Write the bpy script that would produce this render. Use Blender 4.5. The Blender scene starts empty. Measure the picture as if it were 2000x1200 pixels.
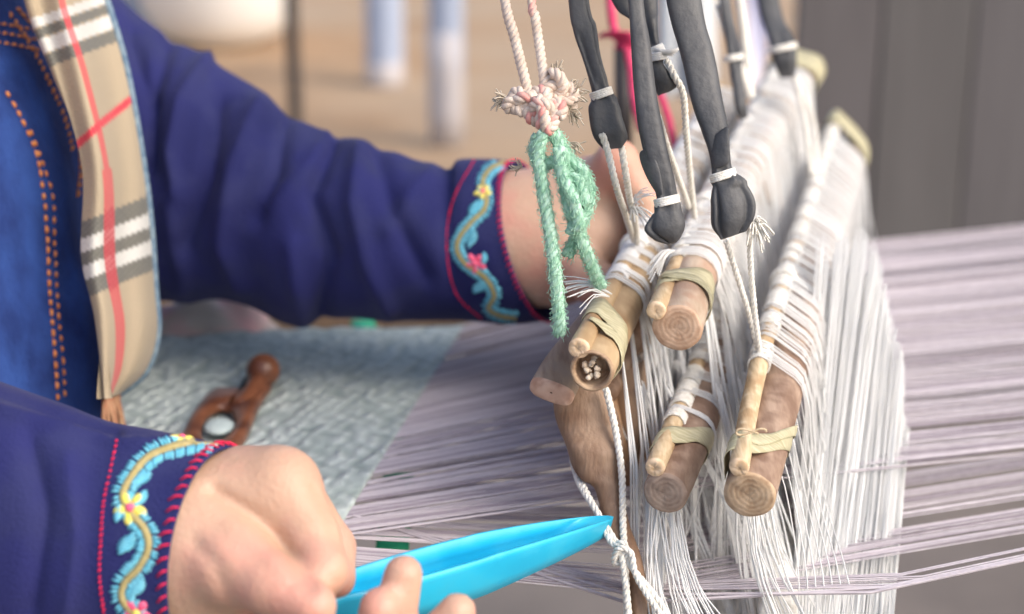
import bpy, math, random
import numpy as np
from mathutils import Vector, noise as mnoise
from mathutils.bvhtree import BVHTree

random.seed(7); rng = np.random.default_rng(7)
scene = bpy.context.scene
COL = scene.collection

# ------------------------------------------------------------------ camera
PITCH = math.radians(17); FPX = 2980.0
CAM = np.array([0.0, 0.0, 1.16])
R_ = np.array([1.0, 0, 0]); F_ = np.array([0, math.cos(PITCH), -math.sin(PITCH)]); U_ = np.array([0, math.sin(PITCH), math.cos(PITCH)])
cd = bpy.data.cameras.new('camera'); cam = bpy.data.objects.new('camera', cd); COL.objects.link(cam)
cam.location = CAM; cam.rotation_euler = (math.radians(90) - PITCH, 0, 0)
cd.sensor_width = 36; cd.lens = 36 * FPX / 2000; cd.clip_start = 0.02; cd.clip_end = 2000
cd.dof.use_dof = True; cd.dof.focus_distance = 0.775; cd.dof.aperture_fstop = 4.1; cd.dof.aperture_blades = 7
scene.camera = cam
# ------------------------------------------------------------------ sky, sun, exposure
w = bpy.data.worlds.new("World"); scene.world = w; w.use_nodes = True
nt = w.node_tree; bg = nt.nodes['Background']; sky = nt.nodes.new('ShaderNodeTexSky')
SUN = np.array([0.70, -0.45, 0.68]); SUN /= np.linalg.norm(SUN)
sky.sky_type = 'NISHITA'; sky.sun_disc = False
sky.sun_elevation = math.asin(SUN[2]); sky.sun_rotation = math.atan2(SUN[0], SUN[1])
sky.air_density = 1.0; sky.dust_density = 4.0; sky.ozone_density = 1.0
nt.links.new(sky.outputs[0], bg.inputs[0]); bg.inputs[1].default_value = 0.15
sl = bpy.data.lights.new('sun', 'SUN'); sl.energy = 0.85; sl.angle = math.radians(40); sl.color = (1, .95, .88)
so = bpy.data.objects.new('sun', sl); COL.objects.link(so); so.location = (0, 0, 5)
so.rotation_euler = Vector(SUN).to_track_quat('Z', 'Y').to_euler()
scene.view_settings.view_transform = 'Standard'; scene.view_settings.look = 'None'
scene.view_settings.exposure = 0.80; scene.view_settings.gamma = 1.0
scene.render.resolution_x = 1024; scene.render.resolution_y = 614

# ------------------------------------------------------------------ helpers
def P(px, py, d):
    return CAM + d * ((px - 1000) / FPX * R_ + F_ - (py - 600) / FPX * U_)
def Q(px, py, z):
    v = (px - 1000) / FPX * R_ + F_ - (py - 600) / FPX * U_
    return CAM + v * ((z - CAM[2]) / v[2])
def proj(V):
    V = np.asarray(V) - CAM
    d = V @ F_
    return 1000 + FPX * (V @ R_) / d, 600 - FPX * (V @ U_) / d
def nrm(v):
    v = np.asarray(v, float); n = np.linalg.norm(v); return v / (n if n > 1e-12 else 1)
def crom(pts, n):
    p = np.asarray(pts, float)
    if len(p) == 2: return p[0] + (p[1] - p[0]) * np.linspace(0, 1, n)[:, None]
    seg = np.r_[0, np.cumsum(np.linalg.norm(np.diff(p[:, :min(3, p.shape[1])], axis=0), axis=1))]
    seg /= seg[-1]
    e = np.vstack([2 * p[0] - p[1], p, 2 * p[-1] - p[-2]])
    out = []
    for t in np.linspace(0, 1, n):
        i = min(np.searchsorted(seg, t, 'right') - 1, len(p) - 2); u = (t - seg[i]) / max(seg[i + 1] - seg[i], 1e-9)
        a, b, c, d = e[i], e[i + 1], e[i + 2], e[i + 3]
        out.append(.5 * ((2 * b) + (-a + c) * u + (2 * a - 5 * b + 4 * c - d) * u * u + (-a + 3 * b - 3 * c + d) * u ** 3))
    return np.array(out)
def pxpath(pts, n):                       # pixel + depth control points -> smooth world path
    return crom([P(*q) for q in pts], n)
def nz(x, y, z): return mnoise.noise(Vector((x, y, z)))

class MB:
    def __init__(s): s.v = []; s.f = []; s.mi = []; s.n = 0; s.cur = 0
    def add(s, V, F, mi=None):
        V = np.asarray(V, float); s.v.append(V)
        s.f += [tuple(int(i) + s.n for i in f) for f in F]; s.mi += [s.cur if mi is None else mi] * len(F); s.n += len(V)
    def tube(s, path, r, k=6, cap=True, squash=None):
        path = np.asarray(path, float); n = len(path); r = np.broadcast_to(np.asarray(r, float), (n,))
        T = np.gradient(path, axis=0); T /= np.maximum(np.linalg.norm(T, axis=1), 1e-12)[:, None]
        a = np.array([0, 0, 1.0]) if abs(T[0][2]) < .9 else np.array([1.0, 0, 0])
        N = nrm(a - T[0] * (a @ T[0])); V = []
        th = np.arange(k) * 2 * math.pi / k; c, sn = np.cos(th), np.sin(th)
        for i in range(n):
            N = nrm(N - T[i] * (N @ T[i])); B = np.cross(T[i], N)
            V.append(path[i] + r[i] * (c[:, None] * N + sn[:, None] * B))
        V = np.vstack(V); F = []
        for i in range(n - 1):
            for j in range(k):
                j2 = (j + 1) % k; F.append((i * k + j, i * k + j2, (i + 1) * k + j2, (i + 1) * k + j))
        if cap: F.append(tuple(range(k - 1, -1, -1))); F.append(tuple((n - 1) * k + j for j in range(k)))
        s.add(V, F)
    def grid(s, G, closed=False):
        n, m = G.shape[:2]; F = []
        for i in range(n - 1):
            for j in range(m if closed else m - 1):
                j2 = (j + 1) % m; F.append((i * m + j, (i + 1) * m + j, (i + 1) * m + j2, i * m + j2))
        s.add(G.reshape(-1, 3), F)
    def ball(s, c, ax, seg=8, rings=6):     # ax: three axis vectors
        ax = np.asarray(ax, float)
        if ax.ndim == 0: ax = np.eye(3) * ax
        V = []; F = []
        for i in range(rings + 1):
            ph = math.pi * i / rings
            for j in range(seg):
                th = 2 * math.pi * j / seg
                V.append(c + ax[0] * math.sin(ph) * math.cos(th) + ax[1] * math.sin(ph) * math.sin(th) + ax[2] * math.cos(ph))
        for i in range(rings):
            for j in range(seg):
                j2 = (j + 1) % seg; F.append((i * seg + j, (i + 1) * seg + j, (i + 1) * seg + j2, i * seg + j2))
        s.add(V, F)
    def box(s, lo, hi, bev=0):
        lo = np.array(lo, float); hi = np.array(hi, float); V = []
        for x in (lo[0], hi[0]):
            for y in (lo[1], hi[1]):
                for z in (lo[2], hi[2]): V.append((x, y, z))
        s.add(V, [(0, 1, 3, 2), (4, 6, 7, 5), (0, 4, 5, 1), (2, 3, 7, 6), (0, 2, 6, 4), (1, 5, 7, 3)])
    def build(s, name, mats, parent=None, smooth=True, origin=None, label=None, cat=None, group=None, kind=None, weld=False):
        V = np.vstack(s.v)
        if parent is not None:
            o_ = np.zeros(3); q = parent
            while q is not None: o_ = o_ + np.array(q.location); q = q.parent
        else:
            o_ = np.array(origin) if origin is not None else np.array([V[:, 0].mean(), V[:, 1].mean(), V[:, 2].min()])
        me = bpy.data.meshes.new(name); me.from_pydata((V - o_).tolist(), [], s.f); me.update()
        if not isinstance(mats, (list, tuple)): mats = [mats]
        for m in mats: me.materials.append(m)
        if len(mats) > 1: me.polygons.foreach_set('material_index', s.mi)
        if smooth: me.polygons.foreach_set('use_smooth', [True] * len(me.polygons))
        ob = bpy.data.objects.new(name, me); COL.objects.link(ob)
        if parent is not None: ob.parent = parent
        else: ob.location = o_
        tag(ob, label, cat, group, kind); return ob
def tag(o, label=None, cat=None, group=None, kind=None):
    if label: o['label'] = label
    if cat: o['category'] = cat
    if group: o['group'] = group
    if kind: o['kind'] = kind
def thing(name, loc, label, cat, group=None):
    o = bpy.data.objects.new(name, None); COL.objects.link(o); o.location = loc; o.empty_display_size = .02
    tag(o, label, cat, group); return o
def mod(o, kind, **kw):
    m = o.modifiers.new(kind.lower(), kind)
    for k, v in kw.items(): setattr(m, k, v)
    return o

# ------------------------------------------------------------------ materials
def lin(c): return tuple((x / 12.92 if x <= .04045 else ((x + .055) / 1.055) ** 2.4) for x in [v / 255 for v in c])
def mat(name, c1, c2=None, scale=40, stretch=(1, 1, 1), rough=.7, bump=0, bscale=None, bstretch=None, sheen=0, sss=0, spec=.5,
        detail=5, c3=None, scale3=8, rot=(0, 0, 0), attr=None, trans=0, wave=None, lo=.35, hi=.65):
    m = bpy.data.materials.new(name); m.use_nodes = True; t = m.node_tree; N = t.nodes; L = t.links
    b = N['Principled BSDF']; b.inputs['Roughness'].default_value = rough; b.inputs['Specular IOR Level'].default_value = spec
    tc = N.new('ShaderNodeTexCoord')
    def mp(st, ro=rot):
        q = N.new('ShaderNodeMapping'); q.inputs['Scale'].default_value = st; q.inputs['Rotation'].default_value = ro
        L.new(tc.outputs['Object'], q.inputs[0]); return q.outputs[0]
    def nse(sc, st, de=detail):
        q = N.new('ShaderNodeTexNoise'); q.inputs['Scale'].default_value = sc; q.inputs['Detail'].default_value = de
        L.new(mp(st), q.inputs['Vector']); return q.outputs['Fac']
    def ramp(fac, a, c, l0=lo, h0=hi):
        q = N.new('ShaderNodeValToRGB'); q.color_ramp.elements[0].color = (*a, 1); q.color_ramp.elements[1].color = (*c, 1)
        q.color_ramp.elements[0].position = l0; q.color_ramp.elements[1].position = h0
        L.new(fac, q.inputs[0]); return q.outputs[0]
    col = None
    if attr:
        q = N.new('ShaderNodeAttribute'); q.attribute_name = attr; col = q.outputs['Color']
    elif c2 is not None: col = ramp(nse(scale, stretch), c1, c2)
    if c3 is not None:
        mx = N.new('ShaderNodeMix'); mx.data_type = 'RGBA'
        f = ramp(nse(scale3, (1, 1, 1), 3), (0, 0, 0), (1, 1, 1), .45, .62); L.new(f, mx.inputs[0])
        if col is None: mx.inputs[6].default_value = (*c1, 1)
        else: L.new(col, mx.inputs[6])
        mx.inputs[7].default_value = (*c3, 1); col = mx.outputs[2]
    if col is None: b.inputs['Base Color'].default_value = (*c1, 1)
    else: L.new(col, b.inputs['Base Color'])
    if bump:
        bp = N.new('ShaderNodeBump'); bp.inputs['Strength'].default_value = 1; bp.inputs['Distance'].default_value = bump
        L.new(nse(bscale or scale, bstretch or stretch), bp.inputs['Height']); L.new(bp.outputs[0], b.inputs['Normal'])
    if sheen: b.inputs['Sheen Weight'].default_value = sheen; b.inputs['Sheen Roughness'].default_value = .4
    if sss:
        b.inputs['Subsurface Weight'].default_value = sss; b.inputs['Subsurface Radius'].default_value = (.012, .005, .003); b.inputs['Subsurface Scale'].default_value = 1
    if trans:                                # thin translucent fibre
        tr = N.new('ShaderNodeBsdfTranslucent'); tr.inputs[0].default_value = (*c1, 1); ms = N.new('ShaderNodeMixShader'); ms.inputs[0].default_value = trans
        out = N['Material Output']; L.new(b.outputs[0], ms.inputs[1]); L.new(tr.outputs[0], ms.inputs[2]); L.new(ms.outputs[0], out.inputs[0])
    return m
def endgrain(name, c1, c2, center, axis, ring=1300):      # cut end of a stick: growth rings, pith and saw marks
    m = bpy.data.materials.new(name); m.use_nodes = True; t = m.node_tree; N = t.nodes; L = t.links; b = N['Principled BSDF']; b.inputs['Roughness'].default_value = .8
    tc = N.new('ShaderNodeTexCoord'); n1 = N.new('ShaderNodeTexNoise'); n1.inputs['Scale'].default_value = 160; n1.inputs['Detail'].default_value = 6
    L.new(tc.outputs['Object'], n1.inputs['Vector'])
    sb = N.new('ShaderNodeVectorMath'); sb.operation = 'SUBTRACT'; sb.inputs[1].default_value = tuple(center); L.new(tc.outputs['Object'], sb.inputs[0])
    ln = N.new('ShaderNodeVectorMath'); ln.operation = 'LENGTH'; L.new(sb.outputs[0], ln.inputs[0])
    ma = N.new('ShaderNodeMath'); ma.operation = 'MULTIPLY_ADD'; ma.inputs[1].default_value = ring * 2; L.new(ln.outputs['Value'], ma.inputs[0])
    mb = N.new('ShaderNodeMath'); mb.operation = 'MULTIPLY'; mb.inputs[1].default_value = 7; L.new(n1.outputs['Fac'], mb.inputs[0]); L.new(mb.outputs[0], ma.inputs[2])
    si = N.new('ShaderNodeMath'); si.operation = 'SINE'; L.new(ma.outputs[0], si.inputs[0])
    mc = N.new('ShaderNodeMath'); mc.operation = 'MULTIPLY_ADD'; mc.inputs[1].default_value = .07; L.new(si.outputs[0], mc.inputs[0]); L.new(n1.outputs['Fac'], mc.inputs[2])
    rp = N.new('ShaderNodeValToRGB'); rp.color_ramp.elements[0].color = (*c1, 1); rp.color_ramp.elements[1].color = (*c2, 1)
    rp.color_ramp.elements[0].position = .28; rp.color_ramp.elements[1].position = .7; L.new(mc.outputs[0], rp.inputs[0]); L.new(rp.outputs[0], b.inputs['Base Color'])
    bp = N.new('ShaderNodeBump'); bp.inputs['Distance'].default_value = .0006; L.new(mc.outputs[0], bp.inputs['Height']); L.new(bp.outputs[0], b.inputs['Normal'])
    return m

SKIN = mat('skin', (.52, .325, .225), (.62, .41, .295), 14, rough=.48, bump=.0006, bscale=380, sss=.15, c3=(.62, .31, .235), scale3=22, lo=.3, hi=.7)
NAVY = mat('navy_cotton', (.015, .018, .090), (.023, .026, .128), 9, rough=.9, bump=.0007, bscale=700, sheen=.06, spec=.25, c3=(.026, .030, .115), scale3=30)
VEST = mat('blue_linen', (.010, .034, .17), (.026, .078, .31), 60, stretch=(1, 1, .4), rough=.9, bump=.0012, bscale=500, sheen=.15)
SCARF = mat('plaid_wool', (.4, .3, .2), attr='pattern', rough=.9, bump=.0006, bscale=700, sheen=.15)
ORANGE = mat('orange_thread', (.80, .26, .07), (.9, .36, .12), 300, rough=.7)
RED = mat('red_thread', (.62, .02, .07), (.75, .03, .10), 300, rough=.85, spec=.2)
PINK = mat('pink_thread', (.85, .10, .22), (.92, .18, .3), 300, rough=.85, spec=.2)
YEL = mat('yellow_thread', (.80, .74, .10), (.85, .70, .2), 300, rough=.85, spec=.2)
GOLD = mat('straw_thread', (.42, .34, .13), (.50, .42, .20), 400, rough=.6)
CYAN = mat('sky_thread', (.13, .48, .64), (.22, .60, .74), 400, rough=.85, spec=.2)
STR = mat('white_nylon', (.88, .89, .89), (.93, .93, .92), 25, rough=.5, trans=.30)
STR2 = mat('white_cotton_cord', (.72, .69, .62), (.86, .85, .80), 300, rough=.85, bump=.0006, bscale=900)
RUB = mat('black_rubber', (.042, .045, .051), (.068, .071, .078), 45, rough=.55, bump=.0007, bscale=220, spec=.5, c3=(.092, .094, .098), scale3=28)
LEAF = mat('dry_palm_leaf', (.46, .42, .25), (.66, .62, .43), 130, stretch=(.6, 6, .6), rough=.5, bump=.0007, bscale=260, trans=.15)
WOOD_A = mat('bamboo_tan', (.38, .26, .14), (.55, .41, .25), 30, stretch=(3, .5, 3), rough=.5, bump=.0003, c3=(.30, .19, .10), scale3=30)
WOOD_B = mat('peeled_stick', (.50, .37, .22), (.66, .53, .35), 120, stretch=(3, .25, 3), rough=.65, bump=.0006, c3=(.42, .28, .15), scale3=60)
WOOD_C = mat('grey_brown_stick', (.25, .16, .11), (.42, .30, .22), 60, stretch=(3, .3, 3), rough=.65, bump=.0008, c3=(.20, .12, .08), scale3=50)
WOOD_D = mat('worn_brown_wood', (.14, .072, .040), (.25, .150, .092), 90, stretch=(2.5, 2.5, .2), rough=.6, bump=.0008, bscale=160, c3=(.30, .20, .135), scale3=40, lo=.3, hi=.7)
WOOD_E = mat('greyed_rail_wood', (.20, .13, .09), (.34, .25, .18), 80, stretch=(3, .3, 3), rough=.7, bump=.0007, c3=(.26, .20, .16), scale3=30)
DARKW = mat('red_brown_carved_wood', (.11, .038, .020), (.26, .10, .048), 25, stretch=(1, 2, 1), rough=.35, bump=.0003)
WARPM = mat('lilac_warp_thread', (.50, .45, .495), (.66, .61, .65), 14, stretch=(.15, 30, 1), rough=.5, trans=.1)
WARPD = mat('mauve_warp_thread', (.28, .24, .28), (.42, .37, .42), 14, stretch=(.2, 30, 1), rough=.6)
BLUE = mat('sky_blue_plastic', (.012, .40, .66), (.018, .48, .74), 20, rough=.36, c3=(.03, .46, .70), scale3=60, bump=.0002, bscale=30, sss=.0)
BLUE2 = mat('deep_blue_plastic', (.005, .14, .40), (.008, .20, .50), 20, rough=.3)
BEIGE = mat('beige_nylon_rope', (.58, .46, .38), (.74, .64, .56), 120, rough=.55, bump=.0003, bscale=900)
PINKR = mat('reddish_rope_strand', (.70, .26, .24), (.72, .46, .40), 120, rough=.6)
GREEN = mat('mint_green_rope', (.36, .66, .48), (.58, .84, .70), 160, rough=.6, bump=.0005, bscale=800, trans=.15)
FIBRE = mat('mint_fibre', (.50, .80, .64), rough=.6, trans=.3)
FRAY = mat('frayed_beige_fibre', (.55, .48, .38), (.7, .62, .52), 200, rough=.7, trans=.2)
MAG = mat('magenta_ribbon', (.80, .05, .17), (.9, .09, .24), 60, rough=.6, trans=.15)

# ------------------------------------------------------------------ ground and background
SAND = mat('tan_sand', (.34, .215, .12), (.45, .30, .175), 1.2, rough=.95, bump=.02, bscale=6, c3=(.40, .29, .19), scale3=.6)
SLAB = mat('grey_brown_concrete', (.13, .112, .102), (.18, .155, .142), 3, rough=.9, bump=.003, bscale=40, c3=(.20, .17, .15), scale3=1.5)
g = MB(); g.box((-400, -400, -.5), (400, 800, 0)); g.build('ground', SAND, kind='structure', smooth=False)
g = MB(); g.box((-4, -3, .001), (6, 3.3, .05)); o = g.build('concrete_floor', SLAB, kind='structure', smooth=False); mod(o, 'BEVEL', width=.01, segments=2)

wall = thing('plank_wall', (1.6, 3.2, .05), 'grey brown wall of upright boards standing behind the right side of the loom', 'wall')
pl = [mat('board_%s' % n, a, b, 6, stretch=(4, 4, .3), rough=.8, bump=.002, bscale=20) for n, a, b in
      (('grey', (.098, .090, .093), (.118, .109, .112)), ('mauve', (.100, .090, .092), (.120, .109, .111)), ('umber', (.098, .091, .090), (.118, .110, .109)))]
x = .555
for i in range(17):
    wd = .15 + .05 * random.random(); b = MB(); b.box((x, 3.0 + .008 * random.random(), .05), (x + wd - .003, 3.035, 2.6))
    k = 2 if i == 1 else (1 if i in (0, 5) else random.choice((0, 0, 1)))
    o = b.build('board', pl[k], wall, smooth=False); mod(o, 'BEVEL', width=.004, segments=1); x += wd
b = MB(); b.box((.55, 3.04, .3), (x, 3.09, .40)); b.build('rail', pl[2], wall, smooth=False)
b = MB(); b.box((.55, 3.04, 1.9), (x, 3.09, 2.0)); b.build('rail', pl[2], wall, smooth=False)

def post(name, px, py_base, halfw_px, h, m, label, cat, taper=1.0, sides=20, m2=None, band=None):
    base = Q(px, py_base, 0.0); d = (base - CAM) @ F_; r = halfw_px * d / FPX
    zs = np.linspace(0, h, 12); mb = MB()
    mb.tube([base + np.array([0.004 * math.sin(z * 3), 0, z]) for z in zs], [r * (1.0 + (taper - 1) * z / h) for z in zs], sides)
    o = mb.build(name, m, origin=base, label=label, cat=cat)
    if m2:
        mb = MB(); zz = np.linspace(0.0, band, 4)
        mb.tube([base + np.array([0, 0, z]) for z in zz], [r * 1.04] * 4, sides); mb.build('foot_band', m2, o)
    return o
DARKP = mat('dark_painted_steel', (.035, .03, .03), (.06, .05, .05), 10, rough=.6)
PBLUE = mat('pale_blue_plastic', (.33, .40, .55), (.42, .48, .60), 2, rough=.5)
PWHITE = mat('off_white_plastic', (.46, .44, .46), (.52, .50, .52), 3, rough=.5)
post('dark_post', 583, 420, 13, 2.2, DARKP, 'thin dark post standing on the tan ground behind the far navy sleeve', 'post')
post('blue_pipe', 752, 168, 36, 1.7, PBLUE, 'shorter pale blue pipe, left of the two standing blurred on the tan ground', 'pipe', m2=PWHITE, band=.12)
post('blue_pipe', 872, 285, 33, 1.9, PBLUE, 'longer pale blue pipe with off white foot, right of the two on the tan ground', 'pipe', m2=PWHITE, band=.45)
# white tub and blue crate at the top left
WT = mat('white_enamel', (.82, .82, .80), (.88, .88, .86), 3, rough=.4)
tb = Q(430, 88, 0); mb = MB(); prof = [(0.02, 0), (.22, 0), (.34, .06), (.43, .18), (.50, .42), (.53, .7), (.55, .72), (.53, .73), (.50, .70), (.40, .18), (.02, .08)]
G = np.array([[tb + np.array([r * math.cos(a), r * math.sin(a), z]) for a in np.linspace(0, 2 * math.pi, 33)[:-1]] for r, z in prof]); mb.grid(G, closed=True)
mb.build('white_tub', WT, origin=tb, label='big white round tub standing on the tan ground beyond the sleeve', cat='tub')
cb = Q(300, 62, 0); mb = MB()
mb.box(cb + np.array([-.16, -.15, 0]), cb + np.array([.16, .15, .6])); o = mb.build('blue_crate', PBLUE, origin=cb, smooth=False, label='pale blue box standing left of the white tub on the tan ground', cat='box'); mod(o, 'BEVEL', width=.03, segments=3)

# ------------------------------------------------------------------ silhouette loft: rings between two outline points with real thickness
def loft(stations, n, k=48, fold=None, capped=False, sup=1.0):
    """station: (Ax,Ay, Bx,By, depth, half thickness m, bow m). A/B = outline pixels."""
    S = crom([list(s) + [0] * (7 - len(s)) for s in stations], n) if False else None
    arr = np.array([list(s) + [0] * (7 - len(s)) for s in stations], float)
    ctr = (arr[:, :2] + arr[:, 2:4]) / 2; seg = np.r_[0, np.cumsum(np.linalg.norm(np.diff(ctr, axis=0), axis=1) + 1e-6)]; seg /= seg[-1]
    e = np.vstack([2 * arr[0] - arr[1], arr, 2 * arr[-1] - arr[-2]]); G = []
    for t in np.linspace(0, 1, n):
        i = min(np.searchsorted(seg, t, 'right') - 1, len(arr) - 2); u = (t - seg[i]) / (seg[i + 1] - seg[i])
        a, b, c, d = e[i], e[i + 1], e[i + 2], e[i + 3]
        q = .5 * ((2 * b) + (-a + c) * u + (2 * a - 5 * b + 4 * c - d) * u * u + (-a + 3 * b - 3 * c + d) * u ** 3)
        A = P(q[0], q[1], q[4]); B = P(q[2], q[3], q[4]); M = (A + B) / 2; v = (A - B) / 2
        ax = nrm(M - CAM); tan_ = nrm(np.cross(v, ax))
        row = []
        for j in range(k):
            th = 2 * math.pi * j / k; c_, s_ = math.cos(th), math.sin(th)
            if sup != 1: c_ = math.copysign(abs(c_) ** sup, c_); s_ = math.copysign(abs(s_) ** sup, s_)
            row.append(M + v * c_ + (-ax * q[5] - R_ * q[6]) * s_)
        G.append(row)
    return np.array(G)
def displace(G, fn, closed=True):
    n, m = G.shape[:2]
    du = np.gradient(G, axis=0); dv = (np.roll(G, -1, 1) - np.roll(G, 1, 1)) / 2 if closed else np.gradient(G, axis=1)
    N = np.cross(du, dv); N /= np.maximum(np.linalg.norm(N, axis=2), 1e-12)[..., None]
    c = G.mean(axis=1, keepdims=True)
    sg = np.sign(((G - c) * N).sum(2).mean()) if closed else 1
    D = np.zeros((n, m)); px, py = proj(G.reshape(-1, 3)); px = px.reshape(n, m); py = py.reshape(n, m)
    for i in range(n):
        for j in range(m): D[i, j] = fn(px[i, j], py[i, j], G[i, j], i / (n - 1), j / m)
    return G + N * sg * D[..., None]
def creases(lines):
    L = [(np.array(p, float), w, h) for p, w, h in lines]
    def f(px, py):
        s = 0
        for p, w, h in L:
            best = 1e9
            for i in range(len(p) - 1):
                a, b = p[i], p[i + 1]; ab = b - a; t = max(0, min(1, ((px - a[0]) * ab[0] + (py - a[1]) * ab[1]) / (ab @ ab)))
                dd = math.hypot(px - a[0] - ab[0] * t, py - a[1] - ab[1] * t); best = min(best, dd)
            w2 = w * .72
            if best < 3 * w2: s += h * math.exp(-(best / w2) ** 1.6)
        return s
    return f

# ------------------------------------------------------------------ the weaver: one continuous body grown from a distance field
def sdf_mesh(prims, lo, hi, h):
    lo = np.array(lo); hi = np.array(hi); dims = np.ceil((hi - lo) / h).astype(int) + 1
    f = np.full(dims, .06, np.float32)
    for a, b, ra, rb, k in prims:
        a = np.asarray(a, float); b = np.asarray(b, float); pad = max(ra, rb) + k + .008
        i0 = np.maximum(((np.minimum(a, b) - pad - lo) / h).astype(int), 0); i1 = np.minimum(((np.maximum(a, b) + pad - lo) / h).astype(int) + 2, dims)
        if (i1 <= i0).any(): continue
        X = [lo[c] + h * np.arange(i0[c], i1[c]) for c in range(3)]
        gx, gy, gz = np.meshgrid(*X, indexing='ij', sparse=True); ab = b - a; L2 = ab @ ab + 1e-12
        t = np.clip(((gx - a[0]) * ab[0] + (gy - a[1]) * ab[1] + (gz - a[2]) * ab[2]) / L2, 0, 1)
        dd = np.sqrt((gx - a[0] - ab[0] * t) ** 2 + (gy - a[1] - ab[1] * t) ** 2 + (gz - a[2] - ab[2] * t) ** 2) - (ra + (rb - ra) * t)
        sl_ = tuple(slice(i0[c], i1[c]) for c in range(3)); o = f[sl_]
        hh = np.maximum(k - np.abs(o - dd), 0) / k; f[sl_] = np.minimum(o, dd) - hh * hh * k / 4
    ins = f < 0; c = np.zeros(np.array(dims) - 1, np.int8)
    n0, n1, n2 = np.array(dims) - 1
    for dx in (0, 1):
        for dy in (0, 1):
            for dz in (0, 1): c += ins[dx:dx + n0, dy:dy + n1, dz:dz + n2]
    act = np.argwhere((c > 0) & (c < 8)); idx = np.full((n0, n1, n2), -1, np.int32); idx[tuple(act.T)] = np.arange(len(act))
    acc = np.zeros((len(act), 3)); cnt = np.zeros(len(act))
    corners = [(x, y, z) for x in (0, 1) for y in (0, 1) for z in (0, 1)]
    for ca in corners:
        for ax_ in range(3):
            if ca[ax_]: continue
            cb_ = list(ca); cb_[ax_] = 1
            fa = f[tuple((act + ca).T)].astype(float); fb = f[tuple((act + cb_).T)].astype(float); cr = (fa < 0) != (fb < 0)
            t = np.where(cr, fa / np.where(cr, fa - fb, 1), 0); p = np.tile(np.array(ca, float), (len(act), 1)); p[:, ax_] += t
            acc[cr] += p[cr]; cnt += cr
    V = lo + h * (act + acc / cnt[:, None]); Fs = []
    for ax_ in range(3):
        o1, o2 = [(1, 2), (2, 0), (0, 1)][ax_]
        s0 = [slice(1, None)] * 3; s0[ax_] = slice(0, -1); s1 = [slice(1, None)] * 3; s1[ax_] = slice(1, None)
        A_ = ins[tuple(s0)]; B_ = ins[tuple(s1)]; e_ = np.argwhere(A_ != B_)
        e_full = e_ + 1; e_full[:, ax_] -= 1
        ok = (e_full < np.array([n0, n1, n2])).all(1) ; e_full = e_full[ok]; flip = A_[tuple(e_[ok].T)]
        d1 = np.zeros(3, int); d1[o1] = 1; d2 = np.zeros(3, int); d2[o2] = 1
        q = np.stack([idx[tuple((e_full - d1 - d2).T)], idx[tuple((e_full - d2).T)], idx[tuple(e_full.T)], idx[tuple((e_full - d1).T)]], 1)
        q = np.where(flip[:, None], q, q[:, ::-1]); Fs.append(q)
    return V, np.vstack(Fs)

def chain(pts, k): return [(P(*a[:3]), P(*b[:3]), a[3] / 1000, b[3] / 1000, k) for a, b in zip(pts[:-1], pts[1:])]
prims = []
HIP = np.array([-.50, 1.0, .56]); CH = np.array([-.44, 1.0, .95]); NK = np.array([-.42, 1.0, 1.20]); HD = np.array([-.36, 1.0, 1.40])
prims += [(HIP + [0, -.07, 0], HIP + [0, .07, 0], .12, .12, .05), (HIP, CH, .115, .12, .06), (CH + [0, -.06, 0], CH + [0, .06, 0], .11, .11, .05),
          (CH + [0, 0, .12], NK, .08, .055, .05), (NK, HD - [.02, 0, .05], .052, .055, .03), (HD, HD + [0, 0, .03], .082, .088, .02),
          (HD + [.05, 0, -.075], HD + [.055, 0, -.06], .04, .04, .03), (HD + [.088, 0, .01], HD + [.10, 0, -.015], .008, .012, .012),
          (HD + [.08, -.015, -.045], HD + [.08, .015, -.045], .009, .009, .006), (HD + [.0, -.088, -.01], HD + [-.005, -.09, .02], .012, .015, .006),
          (HD + [.0, .088, -.01], HD + [-.005, .09, .02], .012, .015, .006),
          (HIP + [0, -.09, -.02], np.array([-.20, .86, .52]), .085, .065, .04), (HIP + [0, .09, -.02], np.array([-.20, 1.12, .52]), .085, .065, .04),
          (np.array([-.20, .86, .52]), np.array([-.16, .85, .12]), .058, .04, .03), (np.array([-.20, 1.12, .52]), np.array([-.16, 1.12, .12]), .058, .04, .03),
          (np.array([-.17, .85, .09]), np.array([-.02, .84, .08]), .04, .028, .03), (np.array([-.17, 1.12, .09]), np.array([-.02, 1.13, .08]), .04, .028, .03)]
# far arm and hand gripping the beater rail
SHf = np.array([-.43, 1.16, 1.10])
prims += [(CH + [0, .06, .12], SHf, .075, .06, .04), (SHf, P(440, 370, 1.085), .05, .042, .03)] + chain([(440, 370, 1.085, 42), (800, 475, 1.045, 38), (1010, 466, 1.02, 38), (1090, 455, 1.015, 36)], .03)
prims += chain([(1090, 440, 1.015, 32), (1165, 395, 1.01, 31)], .02) + chain([(1090, 500, 1.01, 30), (1160, 470, 1.0, 27)], .02)
for i, (kx, ky, mx, my, tx, ty, dd) in enumerate([(1205, 315, 1262, 400, 1268, 500, .965), (1200, 350, 1268, 440, 1262, 545, .99), (1190, 380, 1250, 465, 1244, 560, 1.015), (1180, 410, 1225, 480, 1224, 560, 1.04)]):
    prims += chain([(1140, 400 + 12 * i, 1.01, 17), (kx, ky, dd, 13.5)], .014) + chain([(kx, ky, dd, 12.5), (mx, my, dd, 10), (tx, ty, dd - .004, 8.5)], .005)
prims += chain([(1110, 500, .99, 19), (1150, 545, .97, 13.5), (1200, 560, .955, 11), (1235, 545, .955, 9)], .008)
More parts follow.
